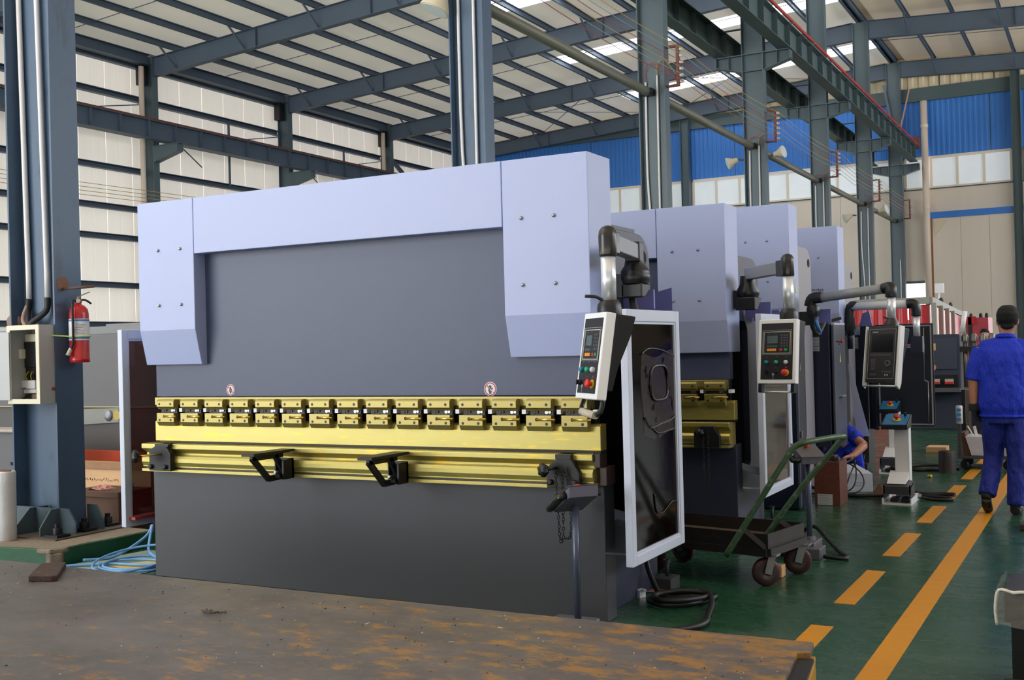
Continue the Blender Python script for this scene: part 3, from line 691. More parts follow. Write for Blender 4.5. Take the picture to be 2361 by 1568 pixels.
            qb = B(); qb.lathe([(0.010,0),(0.010,0.0006)], (x0+0.067, y-0.0452, 1.055), (0,-1,0), 10); qb.build('pin_hole', HOLE, lo)
            first = (i, [u, lo, k1, w])
        else:
            for src in first[1]:
                c = copy_tree(src, t); c.location = (0.217*0.967*(i-first[0]), 0, 0)
    return t, o, B, rail, fr
t1, o1, B1, rail1, fr1 = brake('largest press brake, pale blue covers and yellow tooling across its full front', 0, 0, 2.511, 3.4, list(range(15)), True)
warning_sign(o1, -2.684, 0.104, 1.224, 0.037, t1, False)
warning_sign(o1, -0.697, 0.104, 1.219, 0.042, t1, True)
ROUGHBLACK = mat('worn_black_plate', (28,28,28), 0.5, var=0.2, scale=20)
# end clamps of the die rail with star knobs, chain, sheet supports
def star_knob(b, c, ax, r):
    c = Vector(c); ax = Vector(ax).normalized(); a = ax.orthogonal().normalized(); d = ax.cross(a); n = 30; vs = []
    prof = [(0.5,0.0),(0.95,0.01),(1.0,0.022),(0.9,0.036),(0.4,0.042)]
    for q, h in prof:
        for k in range(n):
            th = 2*math.pi*k/n; rr = r*q*(1+0.10*math.cos(6*th)); vs.append(c+ax*h+(a*math.cos(th)+d*math.sin(th))*rr)
    b.add(vs, [(i*n+k, i*n+(k+1)%n, (i+1)*n+(k+1)%n, (i+1)*n+k) for i in range(len(prof)-1) for k in range(n)], True)
    b.add(vs[:n], [tuple(range(n))[::-1]], False); b.add(vs[-n:], [tuple(range(n))], False)
c = B1().prism([(-3.235,0.694),(-3.04,0.694),(-3.04,0.81),(-3.075,0.856),(-3.185,0.856),(-3.235,0.83)], 'y', -0.10, -0.062).build('end_clamp', ROUGHBLACK, t1, 0.003)
B1().box(-3.18, -3.06, -0.10, 0.0, 0.856, 0.872).build('clamp_hook', BLACK, c)
for x in (-3.215, -3.085):
    b = B1(); b.lathe([(0.016,0),(0.016,0.016),(0.010,0.018)], (x,-0.10,0.722), (0,-1,0), 12); b.build('clamp_bolt', BLACK, c)
b = B1(); b.tube([(-3.12,-0.10,0.805),(-3.225,-0.22,0.80)], 0.006, 8); b.build('knob_rod', BRASS, c)
b = B1(); star_knob(b, (-3.215,-0.21,0.80), (-0.6,-0.8,0), 0.042); b.build('star_knob', PLAST, c)
c = B1().prism([(-0.245,0.690),(-0.05,0.690),(-0.05,0.775),(-0.095,0.845),(-0.185,0.845),(-0.245,0.80)], 'y', -0.10, -0.062).build('end_clamp', BLACK, t1, 0.003)
B1().box(-0.19, -0.10, -0.10, 0.0, 0.845, 0.872).build('clamp_hook', BLACK, c)
for x in (-0.222, -0.078):
    b = B1(); b.lathe([(0.016,0),(0.016,0.016),(0.010,0.018)], (x,-0.10,0.722), (0,-1,0), 12); b.build('clamp_bolt', BLACK, c)
b = B1(); b.tube([(-0.18,-0.10,0.80),(-0.215,-0.17,0.795)], 0.008, 8); star_knob(b, (-0.212,-0.165,0.795), (-0.45,-0.9,0), 0.036); b.build('star_knob', PLAST, c)
b = B1()
def chain(b, pts, sp=0.0165, r=0.0075):
    P = smooth_path(pts, 10); acc = 0; last = P[0]; i = 0
    for p, q in zip(P[:-1], P[1:]):
        acc += (q-p).length
        if acc >= sp:
            acc = 0; i += 1; d = (q-p).normalized(); a = d.orthogonal().normalized()
            a = d.cross(a) if i % 2 else a
            ring = [q+d*0.010*math.cos(th)+a*r*math.sin(th) for th in [2*math.pi*k/7 for k in range(7)]]
            b.tube(ring, 0.0028, 4, closed=True)
chain(b, [(-0.175,-0.125,0.80),(-0.172,-0.13,0.7),(-0.165,-0.13,0.55),(-0.160,-0.13,0.44),(-0.150,-0.13,0.405),(-0.138,-0.13,0.44),(-0.135,-0.13,0.6),(-0.130,-0.13,0.80)])
chain(b, [(-0.130,-0.122,0.80),(-0.118,-0.122,0.76),(-0.10,-0.122,0.70),(-0.092,-0.122,0.55),(-0.10,-0.122,0.44),(-0.128,-0.125,0.425)])
b.build('hanging_chain', BLACK, c)
def sheet_support(x):
    m = B1(); m.box(x-0.062, x+0.045, -0.085, -0.062, 0.690, 0.805); m.box(x+0.03, x+0.045, -0.16, -0.062, 0.68, 0.80); m.box(x-0.062, x-0.052, -0.12, -0.06, 0.70, 0.80)
    c = m.build('sheet_support', BLACK, t1, 0.002)
    m = B1(); zt = 0.845
    out = [(-0.10, zt),(-0.335, zt),(-0.335, zt-0.02),(-0.20, 0.685),(-0.085, 0.685),(-0.085, 0.72),(-0.16,0.72)]
    # four bars of the slanted frame
    th = 0.036
    for p, q in (((-0.395,zt-0.01),(-0.245,0.69)),((-0.25,0.694),(-0.075,0.70)),((-0.19,zt-0.01),(-0.085,0.70)),((-0.40,zt-0.012),(-0.12,zt-0.012))):
        m.bar((x,p[0],p[1]),(x,q[0],q[1]), 0.022, th, up=(1,0,0)) if False else m.bar((x,p[0],p[1]),(x,q[0],q[1]), 0.022, th)
    m.build('slanted_arm', BLACK, c, 0.002)
    m = B1(); m.box(x-0.050, x+0.050, -0.43, -0.06, zt, zt+0.018); m.build('rest_bar', ROUGHBLACK, c, 0.002)
    for yy in (-0.26, -0.1):
        m = B1(); m.lathe([(0.008,0),(0.008,0.0006)], (x+0.01, yy, zt+0.016), n=8); m.build('screw_hole', HOLE, c)
    m = B1(); star_knob(m, (x+0.01,-0.16,0.70), (0.2,-1,0), 0.020); m.build('knob', PLAST, c)
    m = B1(); m.cyl((x-0.035,-0.075,0.722), (x-0.035,-0.15,0.722), 0.008, 8); m.build('bolt', STEEL, c)
sheet_support(-2.07); sheet_support(-1.215)
# end bracket, guard hinge strips and edges at the right end of the table
b = B1(); b.box(0.035, 0.075, -0.02, 0.10, 0.70, 0.80); b.box(0.012, 0.05, -0.045, 0.05, 0.80, 0.875); b.build('end_bracket', mat('brown_oily_steel', (58,44,40), 0.45, var=0.2, scale=14), t1, 0.003)
for k in range(5): B1().box(0.012+0.009*k, 0.017+0.009*k, -0.046, 0.02, 0.87, 0.885).build('bracket_tooth', BLACK, t1)
# guards: framed tinted panes standing off each side
def guard(B, x, y0, y1, z0, z1, par, side, glassm):
    w = 0.055; d = 0.022
    q = B()
    q.box(x-d, x+d, y0, y0+w, z0, z1); q.box(x-d, x+d, y1-w, y1, z0, z1); q.box(x-d, x+d, y0+w, y1-w, z0, z0+w); q.box(x-d, x+d, y0+w, y1-w, z1-w*1.2, z1)
    g = q.build('guard_frame', FRAMEW, par, 0.004)
    q = B()
    xo = x+d*0.4 if side > 0 else x+d*0.4
    yi0, yi1, zi0, zi1 = y0+w, y1-w, z0+w, z1-w*1.2
    s = 0.014
    q.box(x-d*0.9, x+d*0.7, yi0, yi0+s, zi0, zi1); q.box(x-d*0.9, x+d*0.7, yi1-s, yi1, zi0, zi1); q.box(x-d*0.9, x+d*0.7, yi0+s, yi1-s, zi0, zi0+s); q.box(x-d*0.9, x+d*0.7, yi0+s, yi1-s, zi1-s, zi1)
    q.build('glazing_bead', FRAMEW, g, 0.002)
    q = B(); q.box(x-0.004, x+0.004, yi0+s, yi1-s, zi0+s, zi1-s); q.build('tinted_pane', glassm, g)
    return g
g1 = guard(B1, 0.2, -0.03, 0.77, 0.275, 1.645, t1, 1, TINT)
b = B1(); b.box(0.03, 0.185, 0.03, 0.05, 0.325, 0.335); b.box(0.17, 0.19, 0.0, 0.05, 0.30, 0.345); b.build('guard_arm', DARK, t1)
b = B1(); b.bar((-0.04,0.25,0.52),(0.18,0.66,0.36),0.03,0.05); b.box(0.16,0.2,0.62,0.7,0.3,0.4); b.build('guard_arm', FRAMEW, t1)
b = B1(); b.bar((-0.04,0.3,1.60),(0.18,0.3,1.62),0.03,0.04); b.build('guard_arm', DARK, t1)
REDTINT = mat('red_brown_tinted_acrylic', (92,20,18), 0.12, var=0.05, trans=0.0, alpha=0.72)
g2 = guard(B1, -3.6, 0.0, 0.80, 0.275, 1.652, t1, -1, REDTINT)
b = B1(); b.box(-3.58, -3.36, 0.35, 0.40, 0.33, 0.35); b.box(-3.58,-3.4,0.35,0.4,1.55,1.57); b.build('guard_arm', FRAMEW, t1)
b = B1(); b.box(-3.60,-3.52,0.03,0.76,0.325,0.345); b.build('guard_tray', mat('red_strip',(170,60,60),0.4), g2)
# plastic wrinkle of the peeled film on the right pane
FILM = mat('clear_wrinkled_film', (120,110,108), 0.22, var=0.3, scale=9, alpha=0.22, bump=0.6, bscale=18)
b = B1(); xx = 0.208
ring = [(xx, 0.45+0.135*math.copysign(abs(math.cos(a))**0.6,math.cos(a)), 1.235+0.098*math.copysign(abs(math.sin(a))**0.6,math.sin(a))) for a in [2*math.pi*k/28 for k in range(28)]]
b.tube(ring, 0.009, 6, closed=True); b.build('film_fold', mat('film_fold', (30,25,25), 0.2, var=0.2), g1); b = B1(); b.tube(smooth_path([(xx,0.22,1.05),(xx,0.3,0.99),(xx,0.45,1.0),(xx,0.6,1.01),(xx,0.68,1.03)],5), 0.007, 5)
b.build('film_fold', MATS['film_fold'], g1); b = B1(); b.tube(smooth_path([(xx,0.3,1.0),(xx,0.4,0.955),(xx,0.5,0.95),(xx,0.68,0.96)],5), 0.006, 5); b.build('film_fold', MATS['film_fold'], g1); b = B1(); b.tube(smooth_path([(xx,0.19,1.40),(xx,0.3,1.43),(xx,0.5,1.42),(xx,0.70,1.38)],5), 0.005, 5)
b.build('film_fold', MATS['film_fold'], g1); b = B1(); b.tube(smooth_path([(xx,0.33,0.62),(xx,0.36,0.52),(xx,0.46,0.5),(xx,0.6,0.54),(xx,0.69,0.53)],5), 0.004, 5)
b.build('film_fold', mat('film_fold', (30,25,25), 0.2, var=0.2), g1)
b = B1()
ny, nz = 14, 18; vs = []; rr_ = random.Random(5)
for i in range(nz+1):
    for j in range(ny+1):
        yy = 0.19+0.51*j/ny; zz = 0.94+0.46*i/nz; vs.append((0.206+0.003*math.sin(7*yy*3+zz*9)+0.002*rr_.random(), yy+(0.02*math.sin(zz*14) if j == 0 else 0), zz+(0.02*math.sin(yy*12) if i in (0,nz) else 0)))
b.add(vs, [(i*(ny+1)+j, i*(ny+1)+j+1, (i+1)*(ny+1)+j+1, (i+1)*(ny+1)+j) for i in range(nz) for j in range(ny)], True)
b.build('protective_film', FILM, g1)
# lavender sheet brackets behind the guard top, small wire
LAV = mat('lavender_sheet_paint', (112,116,186), 0.4, var=0.03)
b = B1(); b.box(-0.04, 0.15, 0.55, 0.57, 1.66, 1.77); b.build('sheet_bracket', LAV, t1)
b = B1(); b.add([(-0.04,0.93,1.66),(0.10,0.99,1.66),(0.10,0.99,1.80),(-0.04,0.93,1.76)], [(0,1,2,3),(3,2,1,0)]); b.build('sheet_bracket', LAV, t1)
b = B1(); b.tube(smooth_path([(-0.043,0.905,1.94),(-0.03,0.93,1.85),(-0.03,0.95,1.75),(-0.03,0.96,1.70),(-0.02,0.93,1.68),(-0.03,0.92,1.74)],5), 0.003, 5); b.build('loose_wire', CONDUIT, t1)

# ------------------------------------------------------------------ control pendants
LCD = solid('lcd_glass', (92,108,112), 0.2); PANELB = solid('panel_black', (38,38,42), 0.4); LINEW = solid('panel_print_white', (196,194,190), 0.5)
ORANGE = solid('orange_keys', (238,150,34), 0.5); KEYR = solid('red_key', (206,40,52), 0.5); KEYG = solid('green_key', (34,160,82), 0.5)
TEAL = solid('teal_button', (18,132,146), 0.25); GREENB = solid('green_button', (48,164,128), 0.25); GREYB = solid('grey_white_button', (206,208,222), 0.3)
SILV = solid('key_silver', (176,180,190), 0.3, 0.6); KEYD = solid('dim_keys', (84,86,90), 0.5)
def pendant(o, par, c, ang, tilt, w, h, kind):
    """pendant whose face centre is c; face looks toward (-sin ang, -cos ang), leaned back by tilt"""
    n = Vector((-math.sin(ang)*math.cos(tilt), -math.cos(ang)*math.cos(tilt), math.sin(tilt)))
    tx = Vector((math.cos(ang), -math.sin(ang), 0)); up = n.cross(tx)*-1
    up = tx.cross(n)*-1 if (tx.cross(n)).z < 0 else tx.cross(n)
    X = Matrix((tx, -n, up)).transposed().to_4x4(); X.translation = Vector(c)
    def P():                                        # local frame: x right, y into the box, z up, origin at the face centre
        m = MB(o); m.X = KM @ X; return m
    a, e = w/2, h/2
    if kind == 'dx':
        m = P(); m.box(-a, a, 0.0, 0.055, -e, e); pd = m.build('control_pendant', WHITE, par, 0.006, 3)
        m = P(); m.prism([(0.055,-e+0.05),(0.055,e-0.001),(0.165,e-0.001),(0.15,e-0.10),(0.10,-e+0.16),(0.085,-e+0.05)], 'x', -a+0.008, a-0.008); m.build('rear_housing', PLAST, pd, 0.005)
        pw, ph = a-0.022, e-0.028
        m = P(); m.box(-pw, pw, -0.0015, 0.002, -ph, ph); m.build('front_panel', PANELB, pd)
        m = P(); z0, z1 = e-0.235, e-0.085; x0, x1 = -pw+0.018, pw-0.018
        def frame_(x0, x1, z0, z1, t, mi):
            m.cur = mi
            for q in ((x0,x1,z0,z0+t),(x0,x1,z1-t,z1),(x0,x0+t,z0+t,z1-t),(x1-t,x1,z0+t,z1-t)): m.box(q[0],q[1],-0.003,-0.001,q[2],q[3])
        frame_(x0, x1, z0, z1, 0.004, 0); frame_(x0-0.008, x1+0.008, z0-0.007, z1+0.010, 0.0015, 0)
        iw = x1-x0
        frame_(x0+iw*0.13, x0+iw*0.52, z0+0.070, z1-0.028, 0.003, 1)
        for k in range(4): m.cur = 1; m.box(x0+iw*(0.13+0.10*k), x0+iw*(0.13+0.10*k)+iw*0.07, -0.003, -0.001, z0+0.044, z0+0.056)
        m.cur = 2; m.box(x0+iw*0.13, x0+iw*0.47, -0.003, -0.001, z0+0.018, z0+0.034)
        m.cur = 3; m.box(x0+iw*0.60, x0+iw*0.70, -0.003, -0.001, z0+0.018, z0+0.034)
        m.cur = 4; m.box(x0+iw*0.77, x0+iw*0.88, -0.003, -0.001, z0+0.018, z0+0.034)
        m.cur = 5
        for i in range(3):
            for j in range(5): m.box(x0+iw*(0.64+0.1*i), x0+iw*(0.64+0.1*i)+iw*0.06, -0.0027, -0.001, z0+0.048+0.018*j, z0+0.058+0.018*j)
        m.cur = 1; m.box(x0+iw*0.16, x0+iw*0.26, -0.0027, -0.001, z1-0.018, z1-0.013); m.box(x0+iw*0.36, x0+iw*0.5, -0.0027, -0.001, z1-0.017, z1-0.014)
        for xx, zz in ((-pw*0.62,-e+0.178),(0.0,-e+0.18),(pw*0.6,-e+0.18)): m.box(xx-0.005, xx+0.005, -0.0027, -0.001, zz, zz+0.007)
        m.cur = 3; m.box(-0.006, -0.001, -0.0027, -0.001, -e+0.107, -e+0.114); m.box(pw*0.6-0.004, pw*0.6+0.005, -0.0027, -0.001, -e+0.105, -e+0.115)
        m.build('keypad_print', [LINEW, LCD, ORANGE, KEYR, KEYG, KEYD], pd)
        m = P(); m.box(x0+iw*0.13+0.003, x0+iw*0.52-0.003, -0.002, -0.001, z0+0.073, z1-0.031); m.build('lcd_screen', LCD, pd)
        for xx, mt in ((-pw*0.62, TEAL), (0.0, GREENB), (pw*0.6, GREYB)):
            m = P(); m.lathe([(0.014,0),(0.014,0.012),(0.011,0.018),(0.004,0.02)], (xx, -0.0015, -e+0.145), (0,-1,0), 14); m.build('push_button', mt, pd)
        m = P(); m.lathe([(0.022,0),(0.022,0.003)], (pw*0.6,-0.0015,-e+0.075), (0,-1,0), 18); es = m.build('stop_plate', YEL, pd)
        m = P(); m.lathe([(0.011,0.003),(0.011,0.014),(0.021,0.022),(0.022,0.030),(0.014,0.036),(0.004,0.037)], (pw*0.6,-0.0015,-e+0.075), (0,-1,0), 18); m.build('emergency_stop', MUSH, es)
        m = P(); m.lathe([(0.013,0),(0.013,0.012),(0.010,0.018)], (-pw*0.62,-0.0015,-e+0.080), (0,-1,0), 12); m.box(-pw*0.62-0.004, -pw*0.62+0.004, -0.03, -0.018, -e+0.068, -e+0.092); m.build('selector_switch', PLAST, pd)
        m = P(); m.lathe([(0.012,0),(0.012,0.014)], (-0.005,-0.0015,-e+0.080), (0,-1,0), 12); ks = m.build('key_switch', PLAST, pd)
        m = P(); m.lathe([(0.009,0),(0.009,0.002)], (-0.015,-0.018,-e+0.062), (0,-1,0), 10); m.box(-0.017,-0.013,-0.02,-0.018,-e+0.03,-e+0.055); m.build('key', SILV, ks)
        # lower handle
        m = P()
        if ang > 0.5:
            m.tube(smooth_path([(-a+0.02,0.045,-e),(-a+0.03,0.03,-e-0.035),(-a+0.06,0.02,-e-0.06)],5), 0.012, 8); m.build('grip_arm', PLAST, pd); m = P(); m.tube(smooth_path([(a-0.02,0.045,-e),(a-0.02,0.04,-e-0.05),(a-0.03,0.02,-e-0.075)],5), 0.014, 8)
            m.build('grip_arm', PLAST, pd)
            m = P(); m.tube([(-a+0.06,0.02,-e-0.062),(0,0.018,-e-0.07),(a-0.03,0.02,-e-0.075)], 0.019, 12); m.build('cloth_wrapped_grip', mat('linen_wrap',(206,196,180),0.9,var=0.15,scale=60,bump=0.6,bscale=200), pd)
        else:
            for s in (-1, 1): m = P(); m.box(s*(a-0.02)-0.012, s*(a-0.02)+0.012, 0.0, 0.05, -e-0.06, -e); m.build('grip_arm', PLAST, pd)
            m = P(); m.tube([(-a+0.02,0.02,-e-0.055),(a-0.02,0.02,-e-0.055)], 0.008, 10); m.build('grip_bar', ALU, pd)
    else:
        m = P(); m.box(-a+0.02, a-0.02, 0.0, 0.03, -e, e); pd = m.build('control_pendant', PANELB, par, 0.004)
        m = P(); m.prism([(0.03,-e+0.02),(0.03,e),(0.19,e),(0.19,e-0.05),(0.09,-e+0.02)], 'x', -a+0.03, a-0.03); m.build('rear_housing', NAVY, pd, 0.005)
        for s in (-1, 1):
            m = P(); m.prism([(-0.01,-e-0.03),(0.035,-e-0.055),(0.055,-e),(0.055,e+0.002),(-0.012,e+0.002),(-0.012,-e)], 'x', s*a-(0.003 if s < 0 else 0.011), s*a+(0.003 if s < 0 else 0.013)); m.build('side_rail', WHITE, pd, 0.004)
        m = P(); m.tube([(-a,0.008,-e-0.028),(a,0.008,-e-0.028)], 0.010, 10); m.build('grip_bar', ALU, pd)
        m = P(); x0, x1, z0, z1 = -a+0.035, a-0.035, -e+0.035, e-0.025
        for q in ((x0,x1,z0,z0+0.002),(x0,x1,z1-0.002,z1),(x0,x0+0.002,z0,z1),(x1-0.002,x1,z0,z1)): m.box(q[0],q[1],-0.0025,-0.001,q[2],q[3])
        m.cur = 1
        for i in range(8): m.box(x0+0.02+0.026*i, x0+0.04+0.026*i, -0.002, -0.001, z0+0.205, z0+0.217)
        for i in range(3):
            for j in range(5): m.box(x0+0.03+0.016*i, x0+0.042+0.016*i, -0.002, -0.001, z0+0.08+0.02*j, z0+0.094+0.02*j)
        for i in range(4): m.box(x0+0.025+0.017*i, x0+0.038+0.017*i, -0.002, -0.001, z0+0.03, z0+0.045)
        for i in range(5): m.box(x1-0.12+0.02*i, x1-0.105+0.02*i, -0.002, -0.001, z0+0.055, z0+0.068)
        m.cur = 0
        for i in range(2): m.lathe([(0.007,0.001),(0.007,0.002)], (x1-0.085+0.022*i,0,z0+0.033), (0,-1,0), 10)
        m.cur = 0; m.box(x0+0.03, x0+0.085, -0.0022, -0.001, z1-0.03, z1-0.022)
        m.build('keypad_print', [LINEW, KEYD], pd)
        m = P(); m.box(x0+0.025, x1-0.025, -0.0022, -0.001, z0+0.235, z1-0.045); m.build('screen', solid('dark_screen', (26,27,32), 0.12), pd)
        m = P(); m.lathe([(0.016,0.001),(0.016,0.006),(0.029,0.006),(0.030,0.001)], (x1-0.065,0,z0+0.135), (0,-1,0), 20, False); m.build('jog_wheel', KEYD, pd)
    return pd, X
def arm_round_joint(b, c, r, h): b.lathe([(r*0.7,0),(r,h*0.15),(r,h*0.6),(r*0.72,h*0.95),(r*0.7,h)], c, n=18)
# brake 1 pendant: post on the side frame, square arm, elbow head, drop tube
pc1 = Vector((0.205,-0.475,1.405))
pd1, X1 = pendant(o1, t1, pc1, math.radians(42), math.radians(9), 0.262, 0.43, 'dx')
tp = X1 @ Vector((0.0, 0.075, 0.215))
hx, hy = tp.x+0.002, tp.y
b = B1(); b.lathe([(0.062,0),(0.062,0.04),(0.060,0.045),(0.060,0.055),(0.045,0.078)], (hx,hy,tp.z-0.005), n=22); b.build('swivel_base', PLAST, t1)
b = B1(); b.tube([(hx,hy,tp.z+0.05),(hx,hy,1.92)], 0.0375, 24); b.build('drop_tube', ALU, t1)
b = B1(); b.tube(smooth_path([(hx-0.02,hy-0.03,tp.z+0.07),(hx-0.05,hy-0.05,tp.z+0.09),(hx-0.10,hy-0.07,tp.z+0.095)],4), 0.008, 8); b.build('clamp_lever', PLAST, t1)
jb = Vector((0.14, 0.30, 1.87)); hd = Vector((hx, hy, 1.93)); dv = (jb-hd); dv.z = 0; dv.normalize()
b = B1()
zz = [(0.040,0.0),(0.046,0.005),(0.046,0.05),(0.047,0.10),(0.043,0.128),(0.030,0.148),(0.010,0.155)]
b.lathe(zz, (hx,hy,1.895), n=22); b.bar(hd+Vector((0,0,0.035))+dv*0.0, hd+Vector((0,0,0.035))+dv*0.085, 0.088, 0.11); b.build('elbow_head', mat('glossy_black_casting',(44,42,40),0.25,var=0.08), t1, 0.006)
b = B1(); b.bar(hd+dv*0.085+Vector((0,0,0.04)), jb-dv*0.05+Vector((0,0,0.10)), 0.07, 0.085); b.build('square_arm', mat('grey_arm_extrusion',(150,152,158),0.4,metal=0.3,var=0.05), t1, 0.005)
b = B1(); b.bar(jb-dv*0.07+Vector((0,0,0.10)), jb+dv*0.05+Vector((0,0,0.10)), 0.085, 0.11); b.build('arm_end_cap', PLAST, t1, 0.006)
b = B1(); b.lathe([(0.075,0.0),(0.085,0.02),(0.085,0.05),(0.082,0.055),(0.082,0.07),(0.06,0.10),(0.055,0.125)], jb-Vector((0,0,0.075)), n=22)
b.prism([(jb.y-0.06,jb.z-0.075),(jb.y+0.075,jb.z-0.075),(jb.y+0.075,jb.z-0.10),(jb.y-0.01,jb.z-0.155),(jb.y-0.06,jb.z-0.155)], 'x', jb.x-0.066, jb.x+0.062); b.build('swivel_joint', PLAST, t1, 0.008)
b = B1(); b.box(-0.046, jb.x-0.05, jb.y-0.06, jb.y+0.06, jb.z-0.15, jb.z-0.02); b.build('arm_bracket', DARK, t1)
b = B1(); b.tube(smooth_path([(jb.x-0.02,jb.y,jb.z-0.16),(jb.x,jb.y-0.02,jb.z-0.22),(jb.x+0.03,jb.y-0.01,jb.z-0.30)],5), 0.022, 10); b.build('cable_hose', RUBBER, t1)

# ------------------------------------------------------------------ second, third and fourth press brakes
t2, o2, B2, rail2, fr2 = brake('second press brake, its keypad pendant on a square arm above the hand cart', 0, 2.41, 2.48, 3.4, [12,13,14], False)
c = B2().prism([(-0.245,0.690),(-0.05,0.690),(-0.05,0.775),(-0.095,0.845),(-0.185,0.845),(-0.245,0.80)], 'y', 2.31, 2.348).build('end_clamp', BLACK, t2, 0.003)
b = B2(); star_knob(b, (-0.18,2.31,0.80), (-0.3,-0.9,0), 0.03); b.build('star_knob', PLAST, c)
b = B2(); chain(b, [(-0.165,2.29,0.80),(-0.165,2.285,0.6),(-0.16,2.285,0.42),(-0.145,2.285,0.38),(-0.13,2.285,0.42),(-0.128,2.285,0.6),(-0.128,2.29,0.8)]); b.build('hanging_chain', BLACK, c)
g = guard(B2, 0.2, 2.52, 3.33, 0.31, 1.66, t2, 1, mat('brown_mirror_acrylic', (58,48,40), 0.08, var=0.3, scale=3, spec=0.7))
b = B2(); b.bar((-0.04,2.72,0.52),(0.18,3.05,0.40),0.03,0.05); b.box(-0.03,0.18,2.6,2.62,0.36,0.37); b.build('guard_arm', FRAMEW, t2)
b = B2(); b.box(-0.03, 0.18, 3.2, 3.24, 1.62, 1.70); b.build('sheet_bracket', LAV, t2); b = B2(); b.box(-0.03,0.17,2.98,3.0,1.64,1.76); b.build('sheet_bracket', LAV, t2)
pd2, X2 = pendant(o2, t2, (0.475,1.985,1.385), math.radians(10), math.radians(7), 0.275, 0.44, 'dx')
tp = X2 @ Vector((0.045, 0.08, 0.22)); hx, hy = tp.x, tp.y
b = B2(); b.lathe([(0.062,0),(0.062,0.05),(0.060,0.055),(0.060,0.065),(0.045,0.085)], (hx,hy,tp.z-0.005), n=20); b.build('swivel_base', PLAST, t2)
b = B2(); b.tube([(hx,hy,tp.z+0.05),(hx,hy,1.915)], 0.038, 20); b.build('drop_tube', ALU, t2)
jb = Vector((0.10, 2.62, 1.86)); hd = Vector((hx,hy,1.92)); dv = jb-hd; dv.z = 0; dv.normalize()
b = B2(); b.lathe(zz, (hx,hy,1.895), n=20); b.bar(hd+Vector((0,0,0.035)), hd+Vector((0,0,0.035))+dv*0.10, 0.088, 0.11); b.build('elbow_head', MATS['glossy_black_casting'], t2, 0.006)
b = B2(); b.bar(hd+dv*0.09+Vector((0,0,0.04)), jb-dv*0.02+Vector((0,0,0.10)), 0.07, 0.085); b.build('square_arm', MATS['grey_arm_extrusion'], t2, 0.005)
b = B2(); b.lathe([(0.075,0.0),(0.085,0.02),(0.085,0.05),(0.06,0.10),(0.055,0.16)], jb-Vector((0,0,0.075)), n=20); b.prism([(jb.y-0.085,jb.z-0.075),(jb.y+0.085,jb.z-0.075),(jb.y+0.085,jb.z-0.09),(jb.y-0.02,jb.z-0.17),(jb.y-0.085,jb.z-0.17)], 'x', jb.x-0.075, jb.x+0.075); b.box(-0.046,0.05,jb.y-0.05,jb.y+0.05,jb.z-0.15,jb.z-0.02); b.build('swivel_joint', PLAST, t2, 0.006)
GREYFR = mat('grey_beige_frame_paint', (146,144,152), 0.42, var=0.05)
t3, o3, B3, rail3, fr3 = brake('third press brake in the row, taller, two lime green vials on its cover side', -0.1, 4.66, 2.72, 3.4, [13,14], False, frame_mat=GREYFR)
b = B3(); b.box(-0.1, -0.0985, 4.82, 4.90, 1.2, 2.02); b.build('level_case', solid('grey_strip', (176,182,196), 0.4), t3)
for z, yy in ((1.93, 4.862), (1.69, 4.862)):
    b = B3(); b.lathe([(0.030,0),(0.030,0.003)], (-0.099,yy,z), (1,0,0), 16); b.build('spirit_level', solid('lime_vial', (190,212,60), 0.3), t3)
t4, o4, B4, rail4, fr4 = brake('fourth press brake, tall, small red name strip on its cover', -0.1, 6.72, 2.69, 3.4, [], False, frame_mat=GREYFR)
b = B4(); x = -0.46
for k in range(9):
    w = (0.018, 0.012)[k % 2]; b.cur = 0 if k < 2 else 1
    b.box(x, x+w, 6.7175, 6.7195, 1.995, 1.995+(0.022, 0.016, 0.018)[k % 3]); x += w+0.007
b.build('name_strip', [solid('dull_red', (150,60,70), 0.5), solid('dull_violet', (96,92,120), 0.5)], t4)
# ================================================================== MACHINE ROW: cabinets, pendants of the far brakes, consoles
def cabinet_vent(o, par, x0, x1, y, z0, z1, n):
    m = MB(o); m.box(x0, x1, y-0.004, y, z0, z1)
    v = m.build('vent_plate', solid('vent_grey', (128,132,146), 0.5), par)
    for k in range(n):
        z = z0+0.012+(z1-z0-0.024)*k/(n-1); MB(o).box(x0+0.008, x1-0.008, y-0.012, y-0.004, z-0.0035, z+0.0035).build('louvre', solid('louvre_pale', (196,200,212), 0.4), v)
o = (-0.17, 4.2, 0); t = thing('electrical_cabinet', 'dark floor cabinet behind the second guard, partly hidden by the cart handle', 'cabinet', o)
MB(o).box(-0.45, 0.098, 4.0, 4.29, 0.012, 1.58).build('case', NAVY, t, 0.004)
MB(o).box(0.09, 0.112, 3.99, 4.02, 0.03, 1.56).build('corner_post', FRAMEW if False else mat('steel_blue_edge', (88,96,120), 0.35, var=0.05), t, 0.003)
for z in (1.2, 0.62): 
    m = MB(o); m.box(0.10, 0.13, 4.0, 4.03, z, z+0.06); m.build('hinge', STEEL, t)
o = (-0.05, 5.6, 0); t = thing('electrical_cabinet', 'navy cabinet with louvred vent and steel side carrying a red switch', 'cabinet', o)
MB(o).box(-0.20, 0.085, 5.34, 5.9, 0.42, 1.615).build('case', NAVY, t, 0.005)
m = MB(o); m.box(0.10, 0.125, 5.37, 5.88, 0.42, 1.60); dr = m.build('door', mat('satin_grey_blue_door', (92,98,116), 0.3, metal=0.3, var=0.05), t, 0.005)
MB(o).box(-0.18, -0.10, 5.5, 5.8, 0.0, 0.42).build('stand', BLACK, t)
cabinet_vent(o, t, -0.155, -0.005, 5.34, 1.345, 1.485, 9)
b = MB(o); b.lathe([(0.012,0),(0.012,0.002)], (-0.16,5.34,1.235), (0,-1,0), 10); b.build('knockout', HOLE, t)
